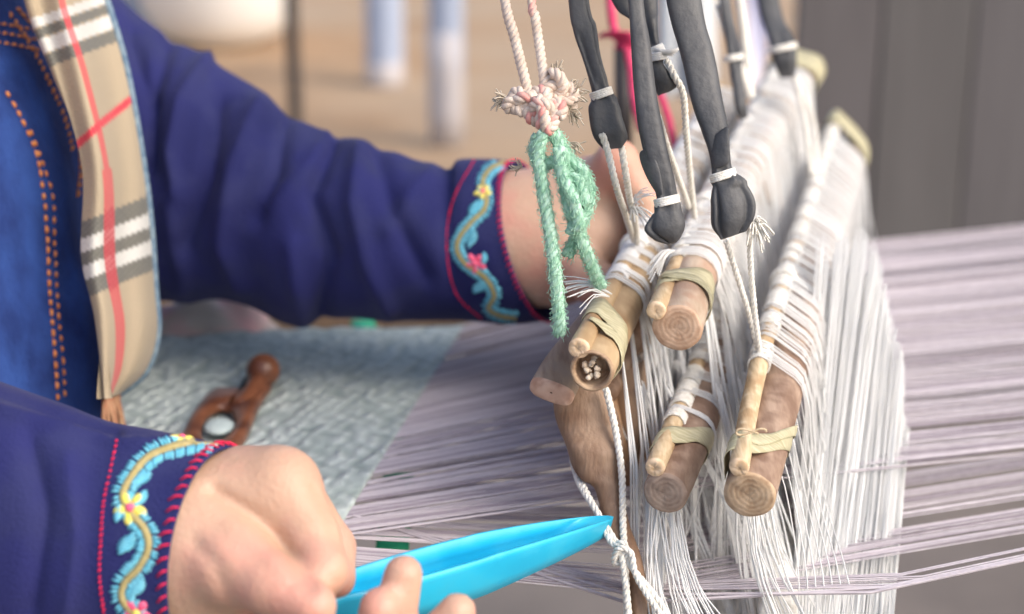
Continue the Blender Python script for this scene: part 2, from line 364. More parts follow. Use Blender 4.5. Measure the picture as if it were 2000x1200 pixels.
# near arm
SHn = np.array([-.45, .82, 1.08])
prims += [(CH + [0, -.06, .12], SHn, .075, .06, .04), (SHn, P(-420, 900, .74), .058, .047, .03)] + chain([(-420, 900, .74, 46), (0, 1050, .71, 40), (300, 1065, .695, 33), (400, 1055, .69, 30)], .03)
# near hand, clenched round the tail of the blue shuttle
prims += chain([(400, 1050, .69, 31), (500, 1000, .692, 27)], .02) + chain([(400, 1120, .70, 30), (500, 1130, .71, 25)], .02) + chain([(440, 1020, .705, 27), (520, 1140, .73, 22)], .015)
prims += chain([(490, 975, .69, 22), (546, 955, .684, 18.5)], .010) + chain([(546, 955, .684, 18), (606, 1052, .672, 13.5)], .005) + chain([(606, 1052, .672, 13.3), (632, 1115, .660, 11), (602, 1148, .652, 9)], .003) + chain([(560, 985, .70, 19), (645, 1070, .70, 11.5)], .004) + chain([(645, 1070, .70, 11.5), (655, 1130, .684, 9.5)], .003)
prims += chain([(405, 1080, .675, 22), (455, 1100, .662, 18.5)], .010) + chain([(455, 1100, .662, 17.5), (530, 1142, .648, 13)], .006) + chain([(530, 1142, .648, 12.8), (612, 1184, .638, 10)], .003)
prims += chain([(500, 1100, .72, 19), (600, 1180, .725, 14)], .012) + chain([(600, 1180, .725, 13), (700, 1285, .70, 11), (765, 1235, .664, 10), (788, 1122, .660, 8.6)], .004)
prims += chain([(480, 1160, .725, 18), (580, 1240, .72, 13)], .012) + chain([(580, 1240, .72, 12), (660, 1330, .69, 11), (725, 1290, .655, 10), (742, 1188, .650, 9)], .004)
prims += chain([(470, 1200, .72, 17), (640, 1300, .715, 11)], .012) + chain([(640, 1300, .715, 11), (790, 1330, .69, 10), (850, 1250, .663, 9.5), (893, 1196, .661, 8.5)], .004)
V, Fq = sdf_mesh(prims, (-.68, .56, .02), (.20, 1.30, 1.55), .0026)
hx, hy = proj(V); hd = (V - CAM) @ F_; near = (hx > 350) & (hx < 720) & (hy > 850) & (hy < 1230) & (hd < .715)
ii = np.where(near)[0]; vd = V[ii] - CAM; vd /= np.linalg.norm(vd, axis=1)[:, None]; amt = np.zeros(len(ii))
for line, wd, dep in [([(418, 960), (490, 1005), (545, 1058), (590, 1118), (604, 1145)], 15, .0045), ([(425, 1035), (470, 1060), (520, 1110)], 14, .0012), ([(610, 950), (640, 1010), (655, 1065)], 8, .0015),
                      ([(585, 1062), (606, 1046), (628, 1040)], 5, .0008), ([(560, 1150), (590, 1125), (612, 1135)], 6, .0016), ([(380, 1060), (420, 1100), (450, 1180)], 13, .0018)]:
    best = np.full(len(ii), 1e9)
    for (ax0, ay0), (bx0, by0) in zip(line[:-1], line[1:]):
        dx_, dy_ = bx0 - ax0, by0 - ay0; t_ = np.clip(((hx[ii] - ax0) * dx_ + (hy[ii] - ay0) * dy_) / (dx_ * dx_ + dy_ * dy_), 0, 1)
        best = np.minimum(best, np.hypot(hx[ii] - ax0 - dx_ * t_, hy[ii] - ay0 - dy_ * t_))
    amt += dep * np.exp(-(best / wd) ** 2)
V[ii] += vd * amt[:, None]
me = bpy.data.meshes.new('person'); me.from_pydata(V.tolist(), [], Fq.tolist()); me.materials.append(SKIN)
me.polygons.foreach_set('use_smooth', [True] * len(me.polygons)); me.update()
person = bpy.data.objects.new('person', me); COL.objects.link(person)
tag(person, 'seated weaver in navy sleeves, blue vest and plaid scarf, holding a blue shuttle', 'person')
o = mod(person, 'SMOOTH', factor=.5, iterations=2)

# hair, skirt
HAIRM = mat('black_hair', (.01, .008, .007), (.025, .02, .018), 60, stretch=(8, 8, .5), rough=.5, bump=.002)
mb = MB(); mb.ball(HD + np.array([-.022, 0, .035]), [(.098, 0, 0), (0, .099, 0), (0, 0, .10)], 28, 18); mb.ball(HD + np.array([-.12, 0, .0]), .042, 16, 12); mb.build('hair', HAIRM, person)
EYE = mat('eye', (.05, .03, .02), rough=.2)
for sy in (-.03, .03): mb = MB(); mb.ball(HD + np.array([.079, sy, .012]), .012, 12, 8); mb.build('eye', EYE, person)
SKIRT = mat('taupe_skirt_cotton', (.27, .215, .19), (.34, .28, .245), 20, rough=.9)
mb = MB(); path = crom([HIP + [-.03, 0, .10], HIP + [0, 0, 0], (-.38, .99, .53), (-.22, .99, .51), (-.14, .99, .38), (-.14, .99, .16)], 26)
G = []
for i, p_ in enumerate(path):
    t = i / 25; tn = nrm(path[min(i + 1, 25)] - path[max(i - 1, 0)]); up = nrm(np.cross(tn, [0, 1, 0]))
    G.append([p_ + np.array([0, 1, 0]) * math.cos(a) * .225 + up * math.sin(a) * (.15 - .04 * t) for a in np.linspace(0, 2 * math.pi, 41)[:-1]])
mb.grid(displace(np.array(G), lambda px, py, p, u, v: .008 * nz(p[0] * 12, p[1] * 12, p[2] * 4)), closed=True); o = mb.build('skirt', SKIRT, person); mod(o, 'SOLIDIFY', thickness=.003)

# far sleeve
cr_far = creases([([(330, 90), (300, 180), (290, 330)], 22, -.011), ([(400, 120), (350, 200), (330, 300), (345, 380)], 20, .009), ([(430, 200), (410, 340), (360, 480)], 24, -.012),
                  ([(500, 210), (450, 330), (430, 480), (470, 560)], 30, .010), ([(560, 240), (540, 340), (500, 430)], 22, -.009), ([(640, 270), (600, 330), (520, 400)], 18, .006),
                  ([(650, 280), (610, 380), (650, 500), (630, 610)], 20, -.011), ([(700, 300), (690, 400), (720, 520), (760, 600)], 26, .010), ([(740, 300), (770, 420), (830, 540)], 26, -.008),
                  ([(840, 340), (800, 380), (760, 450)], 26, .006), ([(880, 340), (870, 420), (885, 560)], 24, -.005), ([(570, 480), (590, 620)], 26, .008), ([(330, 400), (360, 560)], 26, .008), ([(255, 60), (290, 200)], 22, -.007)])
def fnf(px, py, p, u, v):
    return .72 * cr_far(px, py) * (1 - .4 * max(0, (u - .82) / .18)) + .007 * (1 - u * .7) * (.3 - abs(nz(p[0] * 13 + p[2] * 7 + 3, p[1] * 6, p[2] * 4))) + .0025 * (.3 - abs(nz(p[0] * 34 + p[2] * 14, p[1] * 20, p[2] * 10))) * (1 - u * .5)
st = [(40, -330, -200, 60, 1.10, .08, 0), (150, -180, 0, 250, 1.13, .10, 0), (222, -20, 110, 520, 1.12, .105, 0), (280, 42, 200, 570, 1.11, .10, 0), (340, 80, 290, 585, 1.10, .10, 0), (480, 165, 450, 590, 1.085, .09, 0), (560, 222, 560, 633, 1.07, .085, 0), (640, 262, 655, 620, 1.06, .075, 0),
      (720, 280, 760, 626, 1.05, .07, 0), (860, 328, 870, 624, 1.04, .06, .002), (900, 312, 935, 628, 1.035, .055, .008), (960, 312, 1010, 632, 1.03, .053, .013), (1012, 318, 1078, 624, 1.025, .05, .019)]
G = displace(loft(st, 170, 110), fnf)
inner = np.array([[G[-1, j] * (1 - s) + G[-1].mean(0) * s + (G[-12, j] - G[-1, j]) * t for j in range(110)] for s, t in ((.015, 0), (.045, .05), (.06, .5), (.06, 1.5))])
G2 = np.concatenate([G, inner]); mb = MB(); mb.grid(G2, closed=True); sleeve_far = mb.build('sleeve', NAVY, person, label='far navy sleeve with embroidered cuff')
GF = G; bvh_far = BVHTree.FromPolygons([Vector(v) for v in G.reshape(-1, 3)], [(i * 110 + j, (i + 1) * 110 + j, (i + 1) * 110 + (j + 1) % 110, i * 110 + (j + 1) % 110) for i in range(169) for j in range(110)])
# near sleeve
cr_near = creases([([(0, 800), (120, 835), (220, 865), (330, 862)], 9, .0035), ([(0, 770), (120, 812), (230, 842)], 12, -.003), ([(60, 860), (90, 1000), (60, 1200)], 30, -.004), ([(130, 900), (150, 1050), (130, 1200)], 34, .003)])
st = [(-420, 560, -560, 1200, .76, .075, 0), (-200, 690, -260, 1320, .735, .07, 0), (0, 748, -60, 1330, .72, .065, 0), (120, 788, 60, 1330, .712, .058, .003), (215, 822, 170, 1330, .708, .052, .008), (300, 838, 260, 1325, .70, .047, .013), (380, 855, 335, 1318, .695, .044, .017), (452, 872, 400, 1305, .69, .041, .021)]
G = displace(loft(st, 150, 110), lambda px, py, p, u, v: cr_near(px, py) + .0045 * (1 - u * .6) * (.3 - abs(nz(p[0] * 16 + p[2] * 6 + 9, p[1] * 10, p[2] * 6))))
inner = np.array([[G[-1, j] * (1 - s) + G[-1].mean(0) * s + (G[-12, j] - G[-1, j]) * t for j in range(110)] for s, t in ((.015, 0), (.045, .05), (.06, .5), (.06, 1.5))])
mb = MB(); mb.grid(np.concatenate([G, inner]), closed=True); sleeve_near = mb.build('sleeve', NAVY, person, label='near navy sleeve with embroidered cuff')
GN = G; bvh_near = BVHTree.FromPolygons([Vector(v) for v in G.reshape(-1, 3)], [(i * 110 + j, (i + 1) * 110 + j, (i + 1) * 110 + (j + 1) % 110, i * 110 + (j + 1) % 110) for i in range(149) for j in range(110)])
# vest
def vf(px, py, p, u, v): return .010 * nz(p[0] * 9, p[1] * 9, p[2] * 5 + 4) + .004 * nz(p[0] * 30, p[1] * 20, p[2] * 9) + crv(px, py)
crv = creases([([(60, 330), (130, 520), (140, 800)], 16, -.004), ([(30, 150), (100, 300), (120, 420)], 14, -.003), ([(20, 500), (40, 800)], 22, -.005)])
st = [(-330, -520, -60, -520, 1.01, .07), (-620, -330, 60, -330, 1.01, .10), (-760, 0, 62, 0, 1.015, .125), (-760, 150, 118, 150, 1.015, .125), (-760, 330, 168, 330, 1.015, .125), (-760, 500, 166, 500, 1.015, .125), (-760, 650, 196, 640, 1.015, .125), (-760, 800, 208, 800, 1.015, .125), (-760, 1000, 200, 1000, 1.015, .13)]
G = displace(loft(st, 110, 90, sup=.8), vf); mb = MB(); mb.grid(G, closed=True)
ring0 = G[0]; mb.add(np.vstack([ring0, ring0.mean(0)]), [(j, (j + 1) % 90, 90) for j in range(90)])
vest = mb.build('vest', VEST, person)
bvh_vest = BVHTree.FromPolygons([Vector(v) for v in G.reshape(-1, 3)], [(i * 90 + j, (i + 1) * 90 + j, (i + 1) * 90 + (j + 1) % 90, i * 90 + (j + 1) % 90) for i in range(109) for j in range(90)])

def onto(px, py, bvh):
    d = Vector(P(px, py, 1) - CAM).normalized(); h = bvh.ray_cast(Vector(CAM), d)
    if h[0] is None:
        h = bvh.find_nearest(Vector(P(px, py, 1.0 if bvh is not bvh_near else .68)))
    n = np.array(h[1])
    if n @ np.array(d) > 0: n = -n
    return np.array(h[0]), n
def dashes(path, bvh, spacing, length, rad, mb, slant=0, jit=0.0):
    pts = crom(np.array(path, float), 400); L = np.r_[0, np.cumsum(np.linalg.norm(np.diff(pts, axis=0), axis=1))]
    s = 0
    while s < L[-1]:
        i = min(np.searchsorted(L, s), 398); c = pts[i]; t = nrm(pts[i + 1] - pts[i]); a = slant
        t = np.array([t[0] * math.cos(a) - t[1] * math.sin(a), t[0] * math.sin(a) + t[1] * math.cos(a)]); l = length * (1 + jit * random.uniform(-1, 1))
        p0, n0 = onto(*(c - t * l / 2), bvh); p1, n1 = onto(*(c + t * l / 2), bvh)
        if np.linalg.norm(p0 - p1) < .03:
            m_ = (p0 + p1) / 2 + n0 * rad * .9; mb.tube([p0, p0 * .7 + p1 * .3 + n0 * rad * .8, p0 * .3 + p1 * .7 + n0 * rad * .8, p1], [rad * .5, rad, rad, rad * .5], 5)
        s += spacing * (1 + jit * random.uniform(-.5, .5))
# orange running stitches on the vest
mb = MB()
dashes([(15, 185), (45, 240), (70, 300), (85, 380), (90, 450), (95, 550), (105, 680), (112, 790)], bvh_vest, 21, 13, .0012, mb, jit=.2)
dashes([(60, 260), (90, 340), (104, 400), (106, 480), (112, 600), (122, 700), (126, 790)], bvh_vest, 22, 12, .0010, mb, jit=.2)
dashes([(35, 20), (75, 70), (100, 130), (130, 200), (150, 260), (155, 330), (150, 380)], bvh_vest, 16, 12, .0013, mb, jit=.3)
dashes([(20, 30), (60, 90), (90, 150), (125, 230), (140, 290)], bvh_vest, 15, 10, .0011, mb, slant=.5, jit=.3)
for y in (58, 76, 95): dashes([(-20, y - 14), (30, y - 6), (85, y + 6)], bvh_vest, 15, 9, .001, mb, jit=.3)
mb.build('running_stitch', ORANGE, vest, kind='stuff')

def embroider(bvh, sleeve, vine, flowers, leaves, edge, second, sc, sp, G):
    pts = crom(np.array(vine, float), 160)
    mb = MB(); L = np.r_[0, np.cumsum(np.linalg.norm(np.diff(pts, axis=0), axis=1))]; s = 0
    while s < L[-1] - 2:
        i = min(np.searchsorted(L, s), 158); t = nrm(pts[i + 1] - pts[i]); n2 = np.array([-t[1], t[0]]); j_ = random.uniform(.85, 1.1)
        p0, n0 = onto(*(pts[i] - n2 * sp * 1.15 * j_ - t * sp * .35), bvh); p1, _ = onto(*(pts[i] + n2 * sp * 1.15 * j_ + t * sp * .35), bvh)
        if np.linalg.norm(p0 - p1) < .02: mb.tube([p0, p0 * .7 + p1 * .3 + n0 * .0009, p0 * .3 + p1 * .7 + n0 * .0009, p1], [.0004 * sc, .00055 * sc, .00055 * sc, .0004 * sc], 5)
        s += sp * .48
    mb.build('vine_stem', GOLD, sleeve, kind='stuff')
    mb = MB()
    for sgn in (-1, 1):
        L = np.r_[0, np.cumsum(np.linalg.norm(np.diff(pts, axis=0), axis=1))]; s = 0
        while s < L[-1] - 2:
            i = min(np.searchsorted(L, s), 158); t = nrm(pts[i + 1] - pts[i]); n2 = np.array([-t[1], t[0]]) * sgn; ln = sp * (2.0 + .9 * random.random())
            a = pts[i] + n2 * sp * 1.0; b = pts[i] + n2 * (sp * 1.0 + ln) + t * sp * .6
            p0, n0 = onto(*a, bvh); p1, _ = onto(*b, bvh)
            if np.linalg.norm(p0 - p1) < .02: mb.tube([p0, (p0 + p1) / 2 + n0 * .0006, p1], [.0006 * sc, .0008 * sc, .0005 * sc], 5)
            s += sp * 1.15
    mb.build('vine_stitch', CYAN, sleeve, kind='stuff')
    for (x, y, r) in leaves:
        p0, n0 = onto(x, y, bvh); a = nrm(np.cross(n0, [0.3, 0, 1])); b = np.cross(n0, a); mb = MB()
        d = np.linalg.norm(p0 - CAM); R = r * d / FPX; tl = random.uniform(-.6, .6); a, b = a * math.cos(tl) + b * math.sin(tl), b * math.cos(tl) - a * math.sin(tl)
        for q in np.linspace(-1, 1, 7):
            c_ = p0 + b * R * 1.3 * q; hw = a * R * math.sqrt(max(.08, 1 - q * q)); sk = b * R * .35; mb.tube([c_ - hw - sk, c_ - hw * .4 - sk * .4 + n0 * .0008, c_ + hw * .4 + sk * .4 + n0 * .0008, c_ + hw + sk], [.0005, .0007, .0007, .0005], 5)
        mb.build('leaf_stitch', CYAN, sleeve)
    for (x, y, r, m1, m2) in flowers:
        p0, n0 = onto(x, y, bvh); a = nrm(np.cross(n0, [1, 0, 0.2])); b = np.cross(n0, a); d = np.linalg.norm(p0 - CAM); R = r * d / FPX
        mb = MB()
        for k in range(5):
            an = k * 2 * math.pi / 5 + .4; u = a * math.cos(an) + b * math.sin(an); v_ = np.cross(n0, u)
            mb.ball(p0 + u * R * .6, [u * R * .55, v_ * R * .36, n0 * .0014], 10, 6)
        mb.build('flower', m1, sleeve); mb = MB(); mb.ball(p0 + n0 * .0009, [a * R * .32, b * R * .32, n0 * .0014], 10, 6); mb.build('flower_centre', m2, sleeve)
    mb = MB(); m_ = G.shape[1]
    for k in range(edge):
        j = (k + .5) / edge * m_; j0 = int(j) % m_; f_ = j - int(j); rw = [G[-1 - q_, j0] * (1 - f_) + G[-1 - q_, (j0 + 1) % m_] * f_ for q_ in (0, 1, 2, 3)]; al = G[-1, (j0 + 1) % m_] - G[-1, j0]
        n_ = nrm(rw[0] - G[-1].mean(0)); nn_ = nrm(n_ - nrm(rw[0] - rw[3]) * (n_ @ nrm(rw[0] - rw[3]))); ax_ = nrm(rw[0] - rw[3]); L_ = sp * .00052 * random.uniform(.8, 1.2) * 1.5
        p0 = rw[0] + nn_ * .0006; mb.tube([p0, p0 - ax_ * L_ * .5 + nn_ * .0008 + nrm(al) * .0008, p0 - ax_ * L_ + nrm(al) * .0030], [.0004, .0006, .0004], 5)
    mb.build('edge_stitch', RED, sleeve, kind='stuff')
    mb = MB(); dashes(second, bvh, sp * 1.8, sp * 1.3, .0006 * sc, mb, jit=.3, slant=.4); mb.build('line_stitch', RED, sleeve, kind='stuff')
embroider(bvh_near, sleeve_near, [(425, 862), (385, 862), (340, 872), (290, 893), (258, 930), (240, 970), (258, 1005), (283, 1035), (290, 1070), (272, 1108), (243, 1140), (240, 1172), (268, 1205)],
          [(355, 857, 22, YEL, PINK), (255, 992, 30, YEL, PINK), (268, 1196, 26, PINK, YEL)], [(276, 936, 12), (274, 975, 11), (248, 1062, 15), (268, 1148, 13), (232, 1005, 9)],
          58, [(228, 862), (216, 920), (203, 980), (197, 1060), (195, 1130), (205, 1210)], 1.0, 6.5, GN)
embroider(bvh_far, sleeve_far, [(985, 318), (958, 330), (943, 355), (950, 385), (945, 410), (920, 435), (897, 465), (893, 490), (908, 515), (935, 533), (955, 552), (965, 578), (955, 602), (975, 616), (1010, 622)],
          [(943, 375, 17, YEL, PINK), (928, 515, 20, PINK, PINK)], [(975, 333, 9), (926, 406, 10), (920, 466, 12), (945, 505, 7), (937, 561, 11)],
          84, [(925, 316), (890, 380), (873, 450), (875, 520), (895, 580), (940, 622)], 1.05, 4.0, GF)

# scarf (plaid pattern woven in the cloth)
le = crom(np.array([(40, -180), (62, 0), (112, 150), (160, 330), (158, 500), (184, 620), (203, 780)], float), 200)
re = crom(np.array([(150, -180), (208, 0), (250, 150), (288, 380), (303, 560), (308, 650), (285, 725), (232, 772)], float), 200)
nu = 90; G = np.zeros((200, nu, 3)); C = np.zeros((200, nu, 4)); C[..., 3] = 1
TAN = np.array([.40, .325, .225]); GRY = np.array([.15, .145, .125]); WHT = np.array([.62, .61, .57]); RD = np.array([.62, .05, .07])
for i in range(200):
    for j in range(nu):
        u = j / (nu - 1); q = le[i] * (1 - u) + re[i] * u
        d = .885 + .075 * u - .018 * math.sin(math.pi * u) + .008 * math.sin(u * 9 + i * .02)
        px, py = q; G[i, j] = P(px, py, d)
        yy = py + (u - .5) * 52 * (1 if py > 300 else .9)
        c = TAN.copy(); tw = (int(px * .5 + py * .5) // 3) % 2
        def band(c0, h): return abs(yy - c0) < h
        for c0 in (60,):
            pass
        if band(425, 17) or band(482, 13) or band(538, 16) or band(40, 9) or band(92, 12): c = GRY * (1.15 if tw else .85)
        elif band(455, 15) or band(509, 14) or band(65, 13) or band(20, 9): c = WHT * (1 if tw else .93)
        rx = .42 if True else 0
        if abs(u - (.40 - .0 * i / 200)) < (.045 if py < 330 else .075): c = c * .25 + RD * .75 if not band(482, 80) or tw else RD * .7
        if abs(py + (u - .5) * 90 - 238) < 8 and px > 150: c = RD
        C[i, j, :3] = c
mb = MB(); mb.grid(G); scarf = mb.build('scarf', SCARF, person)
ca = scarf.data.color_attributes.new('pattern', 'FLOAT_COLOR', 'POINT'); ca.data.foreach_set('color', C.reshape(-1))
mod(scarf, 'SOLIDIFY', thickness=.005, offset=-1)
BIND = mat('blue_grey_selvedge', (.09, .16, .24), (.22, .30, .36), 200, rough=.9)
mb = MB(); mb.tube(G[:, -1] + np.array([.0, 0, 0]), .0024, 8); mb.build('selvedge', BIND, scarf)
mb = MB()
for k in range(26):
    u = k / 25; q = (le[-1] * (1 - u) + re[-1] * u); a = P(q[0], q[1], .885 + .075 * u); mb.tube(crom([a, a + [.004 * random.uniform(-1, 1), 0, -.02], a + [.01 * random.uniform(-1, 1), -.005, -.045]], 5), .0013, 4)
mb.build('fringe', mat('rust_fringe', (.32, .10, .05), (.45, .3, .18), 90, rough=.9), scarf, kind='stuff')

# bench under the weaver
bench = thing('weaving_bench', (-.50, 1.0, .05), 'wooden bench the weaver sits on in front of the loom', 'bench')
mb = MB(); mb.box((-.68, .72, .38), (-.34, 1.28, .42)); o = mb.build('seat', WOOD_E, bench, smooth=False); mod(o, 'BEVEL', width=.006)
for sx in (-.65, -.40):
    for sy in (.75, 1.21): mb = MB(); mb.box((sx, sy, .05), (sx + .04, sy + .04, .38)); mb.build('leg', WOOD_E, bench, smooth=False)

# ------------------------------------------------------------------ woven cloth, breast beam and warp
WZ = .80
fn, ff = Q(622, 1098, WZ), Q(908, 634, WZ)
CLOTH = bpy.data.materials.new('grey_teal_brocade'); CLOTH.use_nodes = True
t = CLOTH.node_tree; N = t.nodes; L = t.links; b = N['Principled BSDF']; b.inputs['Roughness'].default_value = .85
tc = N.new('ShaderNodeTexCoord'); mpn = N.new('ShaderNodeMapping'); mpn.inputs['Scale'].default_value = (112, 78, 112); mpn.inputs['Rotation'].default_value = (0, 0, math.radians(28)); L.new(tc.outputs['Object'], mpn.inputs[0])
nn = N.new('ShaderNodeTexNoise'); nn.inputs['Scale'].default_value = 55; nn.inputs['Detail'].default_value = 4; L.new(tc.outputs['Object'], nn.inputs['Vector'])
ad = N.new('ShaderNodeVectorMath'); ad.operation = 'MULTIPLY_ADD'; ad.inputs[1].default_value = (1.1, 1.1, 1.1); L.new(nn.outputs['Color'], ad.inputs[0]); L.new(mpn.outputs[0], ad.inputs[2])
vo = N.new('ShaderNodeTexVoronoi'); vo.feature = 'SMOOTH_F1'; vo.inputs['Scale'].default_value = 1.0; vo.inputs['Randomness'].default_value = .35; L.new(ad.outputs[0], vo.inputs['Vector'])
rp = N.new('ShaderNodeValToRGB'); rp.color_ramp.elements[0].color = (.60, .67, .64, 1); rp.color_ramp.elements[1].color = (.20, .27, .25, 1); rp.color_ramp.elements[0].position = .3; rp.color_ramp.elements[1].position = .75
L.new(vo.outputs['Distance'], rp.inputs[0]); L.new(rp.outputs[0], b.inputs['Base Color'])
bp = N.new('ShaderNodeBump'); bp.invert = True; bp.inputs['Distance'].default_value = .007; L.new(vo.outputs['Distance'], bp.inputs['Height']); L.new(bp.outputs[0], b.inputs['Normal'])
ln_, lf_ = Q(150, 880, WZ), Q(322, 655, WZ)
nI, nJ = 90, 90; G = np.zeros((nI, nJ, 3))
for i in range(nI):
    for j in range(nJ):
        u = i / (nI - 1); v = j / (nJ - 1); a = fn * (1 - v) + ff * v; c0 = ln_ * (1 - v) + lf_ * v
        if u < .85: p_ = a + (c0 - a) * (u / .85)
        else:
            w_ = (u - .85) / .15; an = w_ * math.pi * .6; p_ = c0 + np.array([-.03 * math.sin(an) - .02 * w_, 0, -.03 * (1 - math.cos(an)) - .03 * w_])
        p_ = p_ + np.array([0, 0, .002 * nz(u * 8, v * 6, 0) + .003 * nz(u * 3, v * 2, 4) + .006 * max(0, (v - .9) * 10) * abs(nz(u * 10, 2, 1)) ])
        G[i, j] = p_
mb = MB(); mb.grid(G); cloth = mb.build('woven_cloth', CLOTH, label='grey teal textured cloth stretched on the loom in front of the weaver', cat='cloth'); mod(cloth, 'SOLIDIFY', thickness=.003, offset=1)

bm_ = thing('breast_beam', (-.2, .95, .75), 'round wooden breast beam under the edge of the woven cloth', 'loom beam')
c0 = ln_ + np.array([-.005, 0, -.033]); c1 = lf_ + np.array([-.005, 0, -.033]); dr = nrm(c1 - c0)
mb = MB(); mb.tube(crom([c0 - dr * .02, c1 + dr * .12], 8), .028, 20); mb.build('roller', WOOD_C, bm_)

# far side rail of the loom (brown wood seen under the far sleeve)
a0 = Q(560, 640, .77); a1 = Q(1500, 560, .77)
rail = MB(); y0 = a0[1] + .03
rail.box((a0[0] - .25, y0, .735), (1.1, y0 + .05, .785)); rl = thing('loom_side_rail', (0, y0, .735), 'brown wooden side rail of the loom seen beneath the far sleeve', 'loom rail')
o = rail.build('rail', WOOD_E, rl, smooth=False); mod(o, 'BEVEL', width=.004)
for xx in (a0[0] - .2, 1.0): mb = MB(); mb.box((xx, y0 + .001, .05), (xx + .05, y0 + .049, .735)); mb.build('leg', WOOD_E, rl, smooth=False)

# warp: from the fell of the cloth, through the heddles, to the back beam
rn, rf = Q(2000, 1086, WZ), Q(2000, 441, WZ)
dn = nrm(rn - Q(1740, 1141, WZ)); df = nrm(rf - Q(1690, 466, WZ))
RN = rn + dn * .45; RF = rf + df * .45
mid_n = Q(1270, 1162, .775); mid_f = Q(1400, 505, .79); upn = Q(1270, 965, .812); upf = Q(1400, 500, .815)
mbL, mbD = MB(), MB(); NW = 760; gapn = 0; off = 0
for i in range(NW):
    v = (i + random.uniform(-.4, .4)) / (NW - 1); v = min(max(v, 0), 1)
    if random.random() < .05: gapn = random.randint(2, 6)
    cl = .0022 * nz(v * 60, 0, 0)
    up = i % 2
    a = fn * (1 - v) + ff * v; m_ = mid_n * (1 - v) + mid_f * v; e_ = RN * (1 - v) + RF * v
    e_ = e_ + np.array([0, cl * 2 + random.gauss(0, .001), random.gauss(0, .0015) + (.012 * nz(v * 25, 3, 1))])
    if up:
        if v < .07: continue
        vv = (v - .07) / .93; m_ = upn * (1 - vv) + upf * vv
    m_ = m_ + np.array([0, random.gauss(0, .0008), 0])
    if gapn > 0: gapn -= 1; continue
    if .785 < v < .803 or .905 < v < .913 or .17 < v < .185 or .265 < v < .272: continue
    mb = mbD if nz(v * 45, 7, 0) + random.uniform(-.25, .25) > .19 else mbL
    mb.tube([a, a * .5 + m_ * .5, m_, m_ * .55 + e_ * .45 + [0, 0, .003 if up else 0], e_], .00040 if up else .00044, 4, cap=False)
warp = thing('warp_threads', (.3, .9, .8), 'sheet of fine lilac threads stretched across the loom from the cloth through the heddles', 'warp threads')
mbL.build('pale_threads', WARPM, warp, kind='stuff'); mbD.build('mauve_threads', WARPD, warp, kind='stuff')
# a few loose threads at the near edge, below the sheet
mb = MB()
for (x0, y0_, x1, y1, x2, y2) in [(820, 1085, 1230, 1165, 1700, 1160), (860, 1100, 1230, 1180, 1720, 1150), (900, 1070, 1240, 1150, 1750, 1145), (1000, 1105, 1240, 1150, 1800, 1128), (950, 1090, 1240, 1140, 1760, 1120)]:
    a = Q(690, 1010, WZ); b_ = Q(x1, y1, .777); c_ = Q(x2, y2, WZ - .004); d_ = c_ + dn * 1.0
    for q in range(3): s = np.array([0, random.gauss(0, .0015), random.gauss(0, .001)]); mb.tube([a + s, b_ + s, c_ + s, d_ + s], .0005, 4, cap=False)
mb.build('edge_threads', WARPM, warp, kind='stuff')
bb = thing('back_beam', tuple(RN), 'round back beam beyond the right end of the warp', 'loom beam')
dr = nrm(RF - RN); mb = MB(); mb.tube(crom([RN - dr * .06 - [0, 0, .03], RF + dr * .06 - [0, 0, .03]], 6), .03, 18); mb.build('roller', WOOD_C, bb)

# green strap beneath the cloth
GSTR = mat('green_webbing', (.02, .42, .22), (.03, .52, .28), 200, rough=.7, bump=.0005)
a = Q(768, 1075, .755); b_ = Q(706, 628, .790); wv = np.array([.0095, 0, 0]); mb = MB()
pth = crom([a, Q(778, 870, .765), Q(730, 700, .785), b_, b_ + [-.002, .03, -.02]], 20); G = np.array([[p_ - wv * (1.1 if i < 16 else .9), p_ + wv] for i, p_ in enumerate(pth)])
mb.grid(G); o = mb.build('green_strap', GSTR, label='bright green strap lying crosswise under the cloth and the warp', cat='strap'); mod(o, 'SOLIDIFY', thickness=.002)
# crumpled whitish cloth bag past the far selvedge
BAG = mat('whitish_printed_cotton', (.50, .47, .45), (.60, .57, .55), 20, rough=.8, c3=(.66, .42, .46), scale3=28)
mb = MB(); bc = P(420, 690, 1.20); nA, nB = 24, 48; G = np.zeros((nA, nB, 3))
for i in range(nA):
    for j in range(nB):
        th = math.pi * i / (nA - 1); ph = 2 * math.pi * j / nB; q = np.array([math.sin(th) * math.cos(ph) * .058, math.sin(th) * math.sin(ph) * .03, math.cos(th) * .05])
        q[0] *= 1 + .35 * max(0, -q[2] / .05); s = 1 + .28 * nz(q[0] * 30, q[1] * 30, q[2] * 30) + .1 * nz(q[0] * 80, q[1] * 80, q[2] * 80); G[i, j] = bc + q * s
mb.grid(G, closed=True); mb.build('cloth_bag', BAG, label='crumpled whitish bag with pink print beyond the far edge of the cloth', cat='bag')

